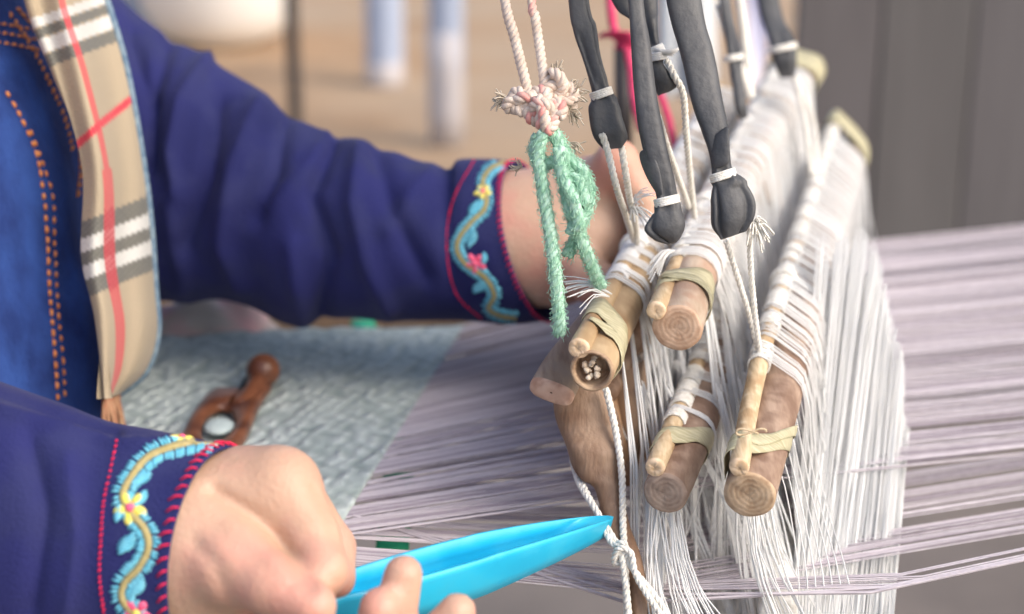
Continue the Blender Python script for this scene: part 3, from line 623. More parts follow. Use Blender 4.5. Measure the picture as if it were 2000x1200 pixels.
# ------------------------------------------------------------------ heddle shafts: thick bar + thin stick + palm leaf binding + string
def interp(path, t):
    n = len(path) - 1; x = min(max(t, 0), 1) * n; i = min(int(x), n - 1); return path[i] * (1 - (x - i)) + path[i + 1] * (x - i)
def frame(path, t):
    a = nrm(interp(path, t + .01) - interp(path, t - .01)); u = nrm(np.array([0, 0, 1.0]) - a * a[2]); return a, u, np.cross(a, u)
def hull2(c1, r1, c2, r2, n=40):
    pts = [(c1[0] + r1 * math.cos(a), c1[1] + r1 * math.sin(a)) for a in np.linspace(0, 2 * math.pi, n + 1)[:-1]] + [(c2[0] + r2 * math.cos(a), c2[1] + r2 * math.sin(a)) for a in np.linspace(0, 2 * math.pi, n + 1)[:-1]]
    pts = sorted(pts)
    def half(ps):
        h = []
        for p in ps:
            while len(h) > 1 and (h[-1][0] - h[-2][0]) * (p[1] - h[-2][1]) - (h[-1][1] - h[-2][1]) * (p[0] - h[-2][0]) <= 0: h.pop()
            h.append(p)
        return h
    lo_, up_ = half(pts), half(pts[::-1]); H = np.array(lo_[:-1] + up_[:-1] + [lo_[0]])
    L = np.r_[0, np.cumsum(np.linalg.norm(np.diff(H, axis=0), axis=1))]; s = np.linspace(0, L[-1], n + 1)[:-1]
    return np.stack([np.interp(s, L, H[:, 0]), np.interp(s, L, H[:, 1])], 1)
class Shaft:
    def __init__(s, name, bar, rb, stick, rs, mb_, ms, ce, label):
        s.bar = pxpath(bar, 60); s.stick = pxpath(stick, 60); s.rb = rb; s.rs = rs; s.root = thing('heddle_shaft', tuple(s.bar[0]), label, 'heddle bar', 'bars of the heddle shafts')
        def solid(path, r, m, seed, nm, ecol, hollow=False, label=None):
            n = len(path); k = 32; G = []
            T = np.gradient(path, axis=0)
            for i in range(n):
                a = nrm(T[i]); u = nrm(np.array([0, 0, 1.0]) - a * a[2]); rr = np.cross(a, u); row = []
                for j in range(k):
                    th = 2 * math.pi * j / k; q = r * (1 + .05 * nz(math.cos(th) * 1.3 + seed, math.sin(th) * 1.3, i * .12) + .02 * nz(math.cos(th) * 4 + seed, math.sin(th) * 4, i * .5))
                    row.append(path[i] + q * (math.cos(th) * rr + math.sin(th) * u))
                G.append(row)
            G = np.array(G); mb = MB(); mb.grid(G, closed=True); a0 = nrm(path[1] - path[0]); c = path[0]
            mb.cur = 1; loops = [(.97, -.0010), (.86, -.0016), (.6, -.0018), (.3, -.0016), (.06, -.0014)] if not hollow else [(.97, -.001), (.84, -.0015), (.78, .003), (.72, .010), (.4, .008), (.1, .004)]
            E = [G[0]] + [np.array([c + (G[0, j] - c) * q + a0 * (dz + .0006 * nz(j * .9 + seed, q * 6, seed) + (.0025 * nz(j * .8, q * 5, 9) if hollow and q < .8 else 0)) for j in range(k)]) for q, dz in loops]
            mb.grid(np.array(E), closed=True); mb.add(E[-1], [tuple(range(k))]); mb.add(G[-1], [tuple(range(k - 1, -1, -1))])
            cen = c - np.array(s.root.location)
            return mb.build(nm, [m, endgrain('cut_end', ecol[0], ecol[1], cen + np.array([.001, 0, .0012]), a0)], s.root)
        s.bo = solid(s.bar, rb, mb_, hash(name) % 7 if False else len(name), 'bar', ce[0], hollow=(name == 'A'))
        s.so = solid(s.stick, rs, ms, len(name) + 3, 'stick', ce[1])
    def section(s, t, off=.0004, n=40):
        a, u, r = frame(s.bar, t); cb_ = interp(s.bar, t)
        # nearest point of the stick to this cross-section plane
        dd = (s.stick - cb_) @ a; i = int(np.argmin(np.abs(dd))); cs = s.stick[i] - a * dd[i]
        h = hull2((0, 0), s.rb * 1.03 + off, ((cs - cb_) @ r, (cs - cb_) @ u), s.rs * 1.05 + off, n)
        return cb_, a, u, r, h, cs
    def wrap_leaf(s, t, w_, skew, m=None, a0=0, off=.0006, n=48, span=1.0, phase=0):
        cb_, a, u, r, h, cs = s.section(t, off, n); th = np.arctan2(h[:, 1], h[:, 0]); G = []
        kk = int(n * span)
        for q in range(kk + 1):
            j = (q + int(phase * n)) % n; c = cb_ + r * h[j, 0] + u * h[j, 1]; sh = skew * math.cos(th[j] - a0); ww = w_ * (1 + .12 * nz(q * .2, t * 30, 2))
            if span < 1: ww *= min(1, .35 + 4 * min(q, kk - q) / kk)
            G.append([c + a * (sh + ww * e) + (r * h[j, 0] + u * h[j, 1]) / max(np.linalg.norm(h[j]), 1e-6) * .0007 * nz(q * .5, e * 3, t * 9) for e in (-.5, -.25, 0, .25, .5)])
        mb = MB(); mb.grid(np.array(G)); o = mb.build('leaf_binding', m or LEAF, s.root); mod(o, 'SOLIDIFY', thickness=.0003, offset=1); return o
    def drape(s, mb, t, target, arc=(200, -20), r=.00045, extra=None, jit=.0004):
        cb_, a, u, rr, h, cs = s.section(t, .0004 + random.random() * .0008, 36); th = np.degrees(np.arctan2(h[:, 1] - h[:, 1].mean(), h[:, 0] - h[:, 0].mean())) % 360
        order = np.argsort(-((th - arc[1]) % 360)); pts = [cb_ + rr * h[j, 0] + u * h[j, 1] for j in order if (th[j] - arc[1]) % 360 <= (arc[0] - arc[1])][::2]
        pts += [pts[-1] * .8 + target[0] * .2 + np.array([.0015, 0, 0])] if len(target) else []
        mb.tube(np.array(pts + list(target)), r, 4, cap=False)

ENDA = ((.22, .13, .08), (.56, .40, .26)); ENDP = ((.42, .26, .17), (.62, .44, .32)); ENDS = ((.55, .38, .22), (.78, .60, .42)); ENDG = ((.24, .17, .13), (.44, .33, .26)); ENDT = ((.34, .22, .13), (.62, .46, .31))
PALE = mat('pale_bark_bar', (.38, .28, .20), (.54, .44, .34), 60, stretch=(3, .3, 3), rough=.55, bump=.0005, c3=(.42, .28, .20), scale3=50)
A = Shaft('A', [(1156, 724, .760), (1205, 620, .83), (1262, 500, .93), (1345, 340, 1.10), (1425, 190, 1.28)], .0112, [(1131, 680, .758), (1180, 592, .82), (1235, 492, .91), (1318, 322, 1.09), (1405, 170, 1.28)], .0054, WOOD_A, WOOD_A, (ENDA, ENDS), 'hollow-ended tan bamboo heddle bar, leftmost, above the brown beater post')
B = Shaft('BB', [(1323, 640, .800), (1352, 548, .86), (1402, 440, .96), (1480, 290, 1.12), (1572, 140, 1.32)], .0131, [(1282, 606, .795), (1322, 520, .86), (1365, 425, .95), (1445, 270, 1.11), (1535, 105, 1.32)], .0051, PALE, WOOD_B, (ENDP, ENDS), 'pinkish round-ended heddle bar, uppermost in front, beside the hanging black rubber strips')
C_ = Shaft('CCC', [(1300, 962, .775), (1352, 845, .83), (1398, 725, .92), (1445, 560, 1.08), (1500, 420, 1.25)], .0117, [(1280, 912, .770), (1325, 808, .83), (1365, 708, .91), (1420, 540, 1.08), (1480, 400, 1.25)], .0051, WOOD_C, WOOD_B, (ENDG, ENDS), 'grey-brown heddle bar with wrinkled end, lower left of the two lowest bars')
D = Shaft('DDDD', [(1464, 966, .745), (1500, 838, .80), (1542, 690, .88), (1602, 480, 1.06), (1668, 290, 1.34)], .0128, [(1444, 912, .735), (1468, 778, .80), (1502, 640, .87), (1566, 440, 1.05), (1633, 228, 1.34)], .0049, WOOD_C, WOOD_B, (ENDT, ENDS), 'thick heddle bar with cracked tan end, lowest right, wound with white string')
mb = MB()                                                     # rotten pith curled inside the hollow end
a, u, r = frame(A.bar, 0.0)
for k in range(9):
    an = random.uniform(0, 6.28); R0 = random.uniform(.0005, .005); c = A.bar[0] + a * .003 + (math.cos(an) * r + math.sin(an) * u) * R0
    mb.tube([c + (math.cos(an + q * .7) * r + math.sin(an + q * .7) * u) * .0016 + a * random.uniform(-.003, .001) for q in range(5)], [.0005, .0015, .0018, .0013, .0004], 6)
mb.build('pith', mat('crumbling_pith', (.55, .42, .30), (.80, .70, .56), 300, rough=.9, bump=.0006), A.root, kind='stuff')
A.wrap_leaf(.068, .022, .012, a0=2.4); A.wrap_leaf(.040, .010, .004, a0=2.0, off=.0012, span=.8, phase=.1)
B.wrap_leaf(.072, .018, .010, a0=.2); B.wrap_leaf(.058, .008, .004, a0=1.2, off=.0014, span=.75, phase=.2); B.wrap_leaf(.085, .006, -.006, a0=.8, off=.0012, span=.6)
C_.wrap_leaf(.080, .017, -.015, a0=2.8); D.wrap_leaf(.056, .017, -.022, a0=2.4); D.wrap_leaf(.074, .011, -.030, a0=2.2, off=.0016, span=.75, phase=.15)
B.wrap_leaf(.962, .05, .01, off=.003); D.wrap_leaf(.955, .045, .015, a0=2.6, off=.002)
# coil of thin cord at D's leaf knot
mb = MB(); q0 = P(1462, 838, .745); mb.tube(crom([q0 + np.array([.008 * math.cos(x_) + x_ * .0004, -.004, .0016 * math.sin(2 * x_)]) for x_ in np.linspace(0, 5, 12)], 30), .0006, 5); mb.build('tie_cord', WOOD_B, D.root)

def lowline(n_, f_, t): return n_ * (1 - t) + f_ * t
ALn, ALf = P(1262, 915, .83), P(1420, 560, 1.20); BLn, BLf = P(1438, 868, .86), P(1588, 520, 1.30)
bot = lambda x, y, d: P(x, y, d)
# band clusters with gaps
def clusters(t0, t1, n, width, gap):
    out = []; t = t0
    while t < t1:
        c = width * random.uniform(.7, 1.3) * (1 - .35 * t); out.append((t, min(t + c, t1))); t += c + gap * random.uniform(.3, 1.8) * (1 - .5 * t)
    return out
mb = MB()
for (a0, a1) in clusters(.17, .97, 0, .018, .012):
    for k in range(5):
        t = a0 + (a1 - a0) * (k + .5) / 5; tt = min(max(t * 1.02 + random.gauss(0, .008), 0), 1)
        tg = lowline(ALn, ALf, tt) + np.array([random.gauss(0, .001), 0, random.gauss(0, .002)]); lo_ = tg + np.array([random.gauss(.012, .012), random.gauss(0, .01), -.34])
        A.drape(mb, t, [tg, lo_], arc=(250, -40), r=.00048)
for (xa, ya, da, xb, yb, db, n) in [(1196, 742, .775, 1236, 905, .80, 4), (1206, 722, .785, 1262, 925, .81, 4), (1222, 700, .79, 1290, 850, .83, 5), (1238, 675, .80, 1318, 820, .84, 5), (1248, 650, .81, 1345, 800, .86, 5), (1262, 640, .82, 1300, 905, .83, 5), (1275, 650, .83, 1262, 930, .82, 4), (1285, 600, .85, 1300, 880, .86, 5), (1300, 600, .87, 1340, 820, .87, 6), (1320, 600, .88, 1325, 850, .88, 5), (1340, 600, .89, 1385, 830, .90, 6), (1360, 600, .90, 1370, 820, .90, 5)]:
    for k in range(n):
        a_ = interp(A.bar, min(.9, max(.09, (ta := (745 - ya) / 340 + .10))) + random.gauss(0, .004)) + np.array([.004, 0, -.004]); b_ = P(xb + random.gauss(0, 7), yb + random.gauss(0, 8), db); mb.tube([a_, b_, b_ * 1 + (b_ - a_) * .25 + np.array([0, 0, -.06])], random.choice((.00045, .0006)), 4, cap=False)
mb.build('heddle_strings', STR, A.root, kind='stuff')
mb = MB()
for (a0, a1) in clusters(.12, .92, 0, .03, .006):
    for k in range(8):
        t = a0 + (a1 - a0) * (k + .5) / 8; tt = min(max(t + random.gauss(0, .008), 0), 1)
        tg = lowline(BLn, BLf, tt) + np.array([random.gauss(0, .003), 0, random.gauss(0, .004)]); lo_ = tg + np.array([random.gauss(.015, .015), random.gauss(0, .01), -.36])
        B.drape(mb, t, [tg, lo_], arc=(200, -25), r=.00052)
for (xa, ya, da, xb, yb, db, n) in [(1352, 668, .815, 1408, 850, .85, 6), (1368, 655, .82, 1428, 860, .855, 7), (1385, 620, .83, 1440, 850, .86, 7), (1396, 590, .84, 1450, 830, .87, 8), (1405, 560, .86, 1440, 800, .88, 8), (1415, 530, .87, 1470, 790, .89, 8)]:
    for k in range(n):
        a_ = interp(B.bar, (668 - ya) / 420 + .12 + random.gauss(0, .004)) + np.array([.005, 0, -.004]); b_ = P(xb + random.gauss(0, 6), yb + random.gauss(0, 8), db); mb.tube([a_, b_, b_ + (b_ - a_) * .2 + np.array([0, 0, -.08])], random.choice((.0005, .0007)), 4, cap=False)
mb.build('heddle_strings', STR, B.root, kind='stuff')
mb = MB()
for (a0, a1) in [(.115, .128), (.17, .19), (.22, .25), (.28, .33), (.36, .42), (.46, .6), (.63, .8), (.83, .97)]:
    n = max(4, int((a1 - a0) * 170))
    for k in range(n):
        t = a0 + (a1 - a0) * (k + .5) / n; b_ = interp(C_.bar, t); C_.drape(mb, t, [b_ + np.array([random.gauss(.012, .01), 0, -.10]), b_ + np.array([random.gauss(.02, .03), random.gauss(0, .01), -.38])], arc=(210, -30), r=.00050)
mb.build('heddle_strings', STR, C_.root, kind='stuff')
mb = MB()
for (a0, a1) in clusters(.165, .90, 0, .024, .0055):
    for k in range(9):
        t = a0 + (a1 - a0) * (k + .5) / 9; b_ = interp(D.bar, t); s_ = .016 * (1 - .4 * t)
        D.drape(mb, t, [b_ + np.array([s_ + abs(random.gauss(.0, .006)), 0, -.05]), b_ + np.array([s_ + .004 + random.gauss(.002, .004), random.gauss(0, .006), -.17]), b_ + np.array([s_ + .01 + random.gauss(.005, .01), random.gauss(0, .012), -.50])], arc=(200, -15), r=.00044)
mb.build('heddle_strings', STR, D.root, kind='stuff')
# fluffy whisker ends of string
def wisp(mb, p0, p1, n, spread, r=.0003):
    for k in range(n):
        e = p1 + np.array([random.gauss(0, spread), random.gauss(0, spread), random.gauss(0, spread)]); m_ = (p0 + p1) / 2 + np.array([0, 0, .004]) + (e - p1) * .4
        mb.tube(crom([p0, m_, e], 5), r, 4, cap=False)
mb = MB(); wisp(mb, P(1195, 575, .80), P(1105, 560, .80), 12, .003); wisp(mb, P(1190, 580, .80), P(1120, 590, .79), 8, .005); mb.build('loose_string_ends', STR, A.root, kind='stuff')
mb = MB(); wisp(mb, P(1318, 490, .84), P(1272, 532, .83), 14, .0022, .00045); mb.build('loose_string_ends', STR, B.root, kind='stuff')
mb = MB()
for k in range(7):
    x0 = random.uniform(1380, 1500); mb.tube(crom([P(1500 + 12 * k, 860 - 20 * k, .79 + .01 * k), P(1535 + 12 * k, 960, .79 + .01 * k), P(1560 + 16 * k, 1130, .79), P(1555 + 20 * k, 1290, .79)], 10), .0004, 4)
mb.build('slack_strings', STR, D.root, kind='stuff')

# lower string sheets, crossing under the bars, and the rear curtain
cur = thing('heddle_curtain', tuple(P(1640, 1100, 1.0)), 'wide veil of white heddle string hanging through the warp behind the lowest right bar', 'heddle strings')
mb = MB()
tops = crom([P(1590, 560, .96), P(1695, 560, .98), P(1735, 720, .96), P(1776, 850, .93)], 50); bots = crom([P(1540, 1330, .80), P(1620, 1330, .815), P(1690, 1330, .82), P(1738, 1330, .815)], 50)
for k in range(620):
    t = 1 - (k / 619) ** .85; t = min(t, 1) * (1 + abs(random.gauss(0, .0)) ) - abs(random.gauss(0, .02))
    if random.random() < .10: continue
    a = interp(tops, t) + (np.array([0, 0, random.uniform(-.01, .035)]) if t < .9 else np.array([0, 0, random.uniform(-.004, .004)])); b_ = interp(bots, min(max(t + random.gauss(0, .03), 0), 1)); mb.tube([a, (a + b_) / 2 + np.array([random.gauss(0, .0007), 0, 0]), b_ + np.array([random.gauss(0, .002), 0, 0])], random.choice((.0002, .00028, .0004)), 4, cap=False)
mb.build('veil_strings', STR, cur, kind='stuff')
mb = MB()
for k in range(3):
    x0, y0_, x1, y1 = [(1655, 985, 1730, 1180), (1690, 925, 1735, 1060), (1632, 1010, 1688, 1150)][k]; mb.tube([P(x0, y0_, .93), P(x1, y1, .90)], .0011, 6)
mb.build('dark_streaks', mat('dark_olive_streak', (.12, .11, .09), (.2, .18, .15), 200), cur, kind='stuff')  # thin dark tubes drawn as the dark streaks between the veil strings
fan = thing('lower_heddle_strings', tuple(P(1400, 1200, .82)), 'white strings fanning and crossing beneath the two lowest bars', 'heddle strings')
mb = MB()
for k in range(620):
    if k % 8 == 0:
        x0 = 1262 + 330 * random.random(); d = random.uniform(.84, 1.02); y0_ = 1000 - (d - .79) * 800; dx_ = random.choice([random.gauss(95, 40), random.gauss(20, 25), random.gauss(60, 40)])
    a = P(x0 - dx_ * .8 + random.gauss(0, 3), y0_ - 200 + random.gauss(0, 5), d)
    bx = x0 + dx_ * .8 + random.gauss(0, 5); b_ = P(bx, 1290, d - .02); mb.tube([a, a * .5 + b_ * .5 + np.array([random.gauss(0, .002), 0, 0]), b_], random.choice([.0003, .0004, .0006]), 4, cap=False)
for k in range(26):
    x0 = 1272 + 52 * random.random(); a = P(x0, 950 + random.gauss(0, 8), .80); b_ = P(x0 + random.gauss(80, 60), 1290, .77); mb.tube(crom([a, a * .5 + b_ * .5 + np.array([-.006, 0, -.004]), b_], 6), random.choice([.0004, .0005]), 4, cap=False)
for k in range(60):
    x0 = 1440 + 60 * random.random(); d = random.uniform(.78, .9); a = P(x0, 960 - (d - .78) * 900, d); b_ = P(x0 + random.gauss(90, 50), 1250, d); mb.tube(crom([a, a * .5 + b_ * .5 + np.array([-.005, 0, .0]), b_], 6), random.choice([.0004, .0006]), 4, cap=False)
for k in range(16):
    x0 = 1262 + 45 * random.random(); mb.tube([P(x0, 880, .84), P(x0 - 5, 1005, .80), P(x0 + random.gauss(10, 25), 1250, .79)], .0005, 4, cap=False)
mb.build('fan_strings', STR, fan, kind='stuff')
for (px, py, d, r0, dx, lab) in [(1520, 1200, .80, .0105, .02, 'pale cream lower rod end glimpsed at the bottom between the white strings')]:
    mb = MB(); c = P(px, py, d); mb.tube([c, c + np.array([dx, .12, .0])], r0, 24); o = mb.build('lower_rod', STR2, label=lab, cat='rod', origin=c); mod(o, 'BEVEL', width=.002, segments=2)

# ------------------------------------------------------------------ beater: rail, carved post, reed
be = thing('beater', tuple(P(1240, 1200, .80)), 'brown wooden beater with rounded top rail and carved post at its near end', 'beater')
c0 = P(1078, 765, .792); c1 = P(1225, 560, .99); c2 = P(1300, 470, 1.12); c3 = P(1400, 330, 1.40)
path = crom([c0, P(1116, 700, .84), c1, c2, c3], 40); G = []
for i, p_ in enumerate(path):
    a = nrm(path[min(i + 1, 39)] - path[max(i - 1, 0)]); u = nrm(np.array([.30, -.1, 1]) - a * (np.array([.30, -.1, 1]) @ a)); r = np.cross(a, u); row = []
    for j in range(28):
        th = 2 * math.pi * j / 28; cx = math.copysign(abs(math.cos(th)) ** .6, math.cos(th)) * .0120; sy = math.copysign(abs(math.sin(th)) ** .7, math.sin(th)) * .0058
        row.append(p_ + r * cx * (1 + .03 * nz(i * .3, j * .2, 1)) + u * sy)
    G.append(row)
G = np.array(G); mb = MB(); mb.grid(G, closed=True); mb.cur = 1; cc = path[0]; a0 = nrm(path[1] - path[0])
E = [G[0]] + [np.array([cc + (G[0, j] - cc) * q - a0 * dz for j in range(28)]) for q, dz in ((.94, .0012), (.8, .0016), (.4, .0018), (.05, .0018))]
mb.grid(np.array(E), closed=True); mb.add(G[-1], [tuple(range(27, -1, -1))])
mb.build('top_rail', [WOOD_E, endgrain('rail_end', (.36, .21, .15), (.56, .38, .29), cc - np.array(be.location) + np.array([0, .02, .02]), a0, 300)], be)
st = [(1080, 752, 1188, 752, .815, .009), (1082, 800, 1200, 790, .815, .010), (1092, 840, 1212, 835, .815, .011), (1108, 880, 1218, 880, .81, .011), (1118, 915, 1218, 905, .81, .011), (1135, 938, 1216, 930, .808, .010), (1158, 950, 1214, 946, .806, .009), (1168, 980, 1217, 975, .804, .008), (1180, 1030, 1228, 1025, .80, .008), (1205, 1080, 1248, 1076, .795, .008), (1225, 1150, 1265, 1145, .79, .008), (1240, 1260, 1285, 1255, .785, .008)]
G = loft(st, 90, 32, sup=.75); G = displace(G, lambda px, py, p, u, v: .0007 * nz(p[0] * 60, p[1] * 60, p[2] * 40) + .0004 * nz(p[0] * 200, p[1] * 200, p[2] * 60))
mb = MB(); mb.grid(G, closed=True); mb.add(G[0], [tuple(range(32))]); mb.add(G[-1], [tuple(range(31, -1, -1))]); mb.build('carved_post', WOOD_D, be)
# reed: frame and dents running back from the post
rt0, rt1 = P(1185, 770, .84), P(1380, 400, 1.36); rb0, rb1 = P(1222, 930, .83), P(1405, 580, 1.33)
mb = MB(); mb.tube([rt0, rt1], .006, 10); mb.build('reed_rail', WOOD_D, be); mb = MB(); mb.tube([rb0, rb1], .006, 10); mb.build('reed_rail', WOOD_D, be)
mb = MB()
for k in range(260):
    t = k / 259; a = rt0 * (1 - t) + rt1 * t; b_ = rb0 * (1 - t) + rb1 * t; mb.tube([a, b_], .0010 if k > 12 else .0016, 4, cap=False)
mb.build('reed_dents', mat('reed_bamboo', (.33, .19, .10), (.48, .31, .19), 60), be, kind='stuff')
G = loft([(1192, 745, 1262, 700, .86, .004), (1205, 800, 1262, 770, .855, .004), (1215, 880, 1250, 850, .85, .004), (1218, 945, 1238, 930, .845, .003)], 20, 16)
mb = MB(); mb.grid(G, closed=True); mb.build('cheek_board', mat('cheek_wood', (.22, .14, .09), (.33, .22, .14), 30, stretch=(2, 2, .4), rough=.6), be)
# cord zigzagging round the post
def soft_cord(paths, r, m, name, parent=None, strands=3, pitch=.010, **kw):
    mb = MB()
    for pth in paths:
        pth = np.asarray(pth); n = len(pth); L = np.r_[0, np.cumsum(np.linalg.norm(np.diff(pth, axis=0), axis=1))]; T = np.gradient(pth, axis=0)
        for s_ in range(strands):
            V = []
            for i in range(n):
                a = nrm(T[i]); x_ = nrm(np.cross(a, [.3, .8, .5])); y_ = np.cross(a, x_); ph = 2 * math.pi * (L[i] / pitch + s_ / strands); V.append(pth[i] + (x_ * math.cos(ph) + y_ * math.sin(ph)) * r * .52)
            mb.tube(V, r * .56, 6)
    return mb.build(name, m, parent, **kw)
def dense(pts, step=.0012):
    w_ = pxpath(pts, 40); L = np.linalg.norm(np.diff(w_, axis=0), axis=1).sum(); return pxpath(pts, max(12, int(L / step)))
pc = thing('post_lashing', tuple(P(1215, 1200, .78)), 'white cotton cord lashed and knotted round the lower beater post', 'cord')
soft_cord([dense([(1183, 758, .80), (1200, 830, .80), (1214, 920, .797), (1217, 1030, .79), (1222, 1120, .785), (1226, 1250, .78)])], .0019, STR2, 'long_cord', pc)
soft_cord([dense([(1118, 900, .835), (1132, 945, .806), (1160, 990, .79), (1200, 1055, .785), (1235, 1110, .78), (1290, 1180, .775), (1320, 1240, .77)])], .0018, STR2, 'diagonal_cord', pc)
soft_cord([dense([(1130, 925, .83), (1142, 955, .80), (1170, 1010, .79), (1196, 1062, .783), (1218, 1060, .780), (1224, 1090, .781), (1200, 1100, .783), (1208, 1072, .778), (1232, 1080, .778), (1245, 1130, .776), (1300, 1215, .772)])], .0017, STR2, 'knot', pc)
soft_cord([dense([(1212, 1070, .781), (1222, 1140, .779), (1232, 1250, .778)])], .0019, STR2, 'tail_cord', pc)

# ------------------------------------------------------------------ hanging black rubber strips with white ties
def strip(st, label, tie=None, cleft=None, name='rubber_strip', ring_px=7, tie_m=None, flap=None, sup=.62):
    G = loft(st, 120, 40, sup=sup)
    def fn(px, py, p, u, v):
        s_ = .0006 * nz(p[0] * 60, p[1] * 60, p[2] * 30)
        th = v * 2 * math.pi; ty = tie[0][1] if tie else 9999
        if py > ty + 8: s_ += .0016 * nz(p[0] * 90, p[1] * 60 + 5, p[2] * 45) - .0012 * abs(nz(p[0] * 130 + 7, p[1] * 60, p[2] * 70))
        elif py > ty - 60: s_ += .0007 * math.sin(th * 7 + 3 * nz(p[2] * 40, 1, 1)) * (py - ty + 60) / 60
        s_ -= .0011 * math.exp(-((th - 5.0 - .3 * nz(py * .01, 3, 3)) / .16) ** 2)
        if cleft:
            for (y0, y1, a0, dep, wd) in cleft:
                if y0 < py < y1: s_ -= dep * math.sin(math.pi * (py - y0) / (y1 - y0)) ** .5 * math.exp(-((th - a0) / wd) ** 2)
        return s_
    G = displace(G, fn); root = thing(name, tuple(G[-1].mean(0)), label, 'rubber strip', 'black rubber strips holding up the heddle bars')
    mb = MB(); mb.grid(G, closed=True); c = G[-1].mean(0); mb.add(np.vstack([G[-1], c]), [(j, (j + 1) % 40, 40) for j in range(40)]); mb.build('strap', RUB, root)
    if flap is not None:
        mb = MB(); F2 = np.array([[P(x0, y0, d0), P(x0 * .5 + x1 * .5, y0 * .5 + y1 * .5, (d0 + d1) / 2 - .0015), P(x1, y1, d1)] for (x0, y0, d0, x1, y1, d1) in flap]); mb.grid(F2); o = mb.build('torn_flap', RUB, root, smooth=True); mod(o, 'SOLIDIFY', thickness=.0016); mod(o, 'SUBSURF', levels=1, render_levels=2)
    if tie:
        for (x0, y0, x1, y1, d, th_) in tie:
            A0, B0 = P(x0, y0, d), P(x1, y1, d); M0 = (A0 + B0) / 2; v = (A0 - B0) / 2 * 1.06; ax = -nrm(M0 - CAM) * th_; dn_ = nrm(np.cross(v, ax)); mb = MB()
            for k in range(4):
                o_ = dn_ * (k - 1.5) * .0010; mb.tube([M0 + o_ + v * math.cos(q) + ax * math.sin(q) for q in np.linspace(0, 2 * math.pi, 25)], .0008, 5, cap=False)
            mb.build('tie', tie_m or STR2, root)
    return root
S1 = strip([(1085, -330, 1118, -330, .80, .004), (1108, -10, 1150, -10, .80, .005), (1118, 60, 1165, 50, .80, .0055), (1135, 110, 1173, 102, .80, .0055), (1150, 155, 1184, 148, .80, .005), (1158, 186, 1190, 176, .80, .0045), (1151, 212, 1208, 202, .798, .0055), (1154, 250, 1224, 243, .797, .006), (1164, 277, 1228, 270, .797, .005), (1178, 296, 1216, 290, .797, .003)],
           'leftmost black rubber strip, knotted with a white band above a pair of white cords', tie=[(1156, 190, 1193, 177, .7985, .0052)], cleft=[(205, 320, 4.4, .004, .4), (60, 170, 1.2, .002, .25), (-40, 170, 2.4, .002, .25)])
S2 = strip([(1195, -330, 1235, -330, .78, .004), (1226, -10, 1256, -10, .775, .005), (1232, 80, 1268, 76, .772, .006), (1240, 200, 1284, 195, .77, .007), (1256, 290, 1302, 285, .768, .007), (1272, 350, 1316, 343, .768, .0065), (1284, 395, 1322, 385, .768, .0055), (1264, 425, 1332, 412, .768, .007), (1257, 450, 1338, 440, .768, .0075), (1278, 470, 1330, 462, .768, .006), (1302, 482, 1322, 474, .768, .002)],
           'long black rubber strip with a torn flap, in front, ending by the upper stick', tie=[(1281, 398, 1324, 388, .767, .0062)], cleft=[(420, 490, 1.0, .003, .35), (60, 400, .35, .0015, .2)],
           flap=[(1243, 296, .768, 1268, 286, .761), (1250, 325, .766, 1285, 318, .760), (1262, 352, .765, 1292, 348, .760), (1282, 384, .765, 1296, 384, .760)])
S3 = strip([(1100, -330, 1250, -330, .84, .003), (1185, -20, 1282, -20, .83, .004), (1232, 42, 1284, 40, .825, .005), (1255, 84, 1286, 80, .822, .0055), (1264, 103, 1292, 98, .82, .0048), (1262, 130, 1300, 128, .818, .007), (1268, 160, 1318, 155, .817, .0075), (1278, 182, 1322, 172, .817, .005), (1284, 190, 1300, 186, .817, .002)],
           'short black rubber strip with shredded white plastic tie, partly behind the long torn strip', tie=[(1258, 108, 1294, 92, .818, .006), (1262, 114, 1300, 108, .816, .0065)], cleft=[(120, 190, .6, .004, .5), (-20, 90, 1.6, .003, .2)], tie_m=STR)
mb = MB()
for k in range(5):
    p0 = P(1275 + 4 * k, 95 + 3 * k, .812); mb.tube(crom([p0, p0 + np.array([.006, -.002, .001 * k - .002]), p0 + np.array([.011, 0, -.004 + .002 * k])], 6), [.0004, .0012, .0014, .0012, .0008, .0003], 5)
mb.build('tie_shreds', STR, S3, kind='stuff')
S4 = strip([(1250, -330, 1330, -330, .80, .006), (1300, -10, 1368, -10, .79, .007), (1328, 104, 1392, 96, .785, .008), (1352, 208, 1412, 196, .78, .008), (1370, 255, 1420, 240, .778, .0075), (1386, 300, 1425, 290, .776, .006), (1393, 345, 1430, 332, .775, .005), (1388, 375, 1456, 352, .774, .0070), (1389, 412, 1476, 386, .773, .0075), (1392, 446, 1476, 424, .773, .0065), (1406, 470, 1458, 452, .773, .003)],
           'widest black rubber strip with a puckered folded end beside a white tassel', tie=[(1390, 350, 1434, 336, .7735, .0056)], cleft=[(350, 480, 2.2, .003, .3), (360, 470, .9, .003, .25)],
           flap=[(1386, 268, .772, 1424, 240, .767), (1387, 290, .771, 1424, 262, .766), (1388, 312, .770, 1426, 285, .766), (1392, 334, .7705, 1428, 322, .766)])
strip([(1380, -330, 1400, -330, 1.08, .004), (1402, -20, 1424, -20, 1.06, .005), (1424, 110, 1448, 104, 1.05, .006), (1432, 200, 1458, 192, 1.04, .006), (1446, 235, 1462, 230, 1.04, .003)], 'thin blurred black rubber strip just right of the widest one', tie=[(1416, 116, 1450, 110, 1.047, .0065)])
strip([(1440, -330, 1470, -330, 1.20, .006), (1478, -10, 1520, -10, 1.18, .008), (1500, 72, 1545, 66, 1.165, .009), (1506, 98, 1550, 88, 1.16, .009), (1510, 125, 1556, 118, 1.16, .010), (1522, 155, 1552, 150, 1.16, .005)], 'rightmost blurred black rubber strip with a white band by the far bar end', tie=[(1501, 100, 1554, 88, 1.158, .012)])
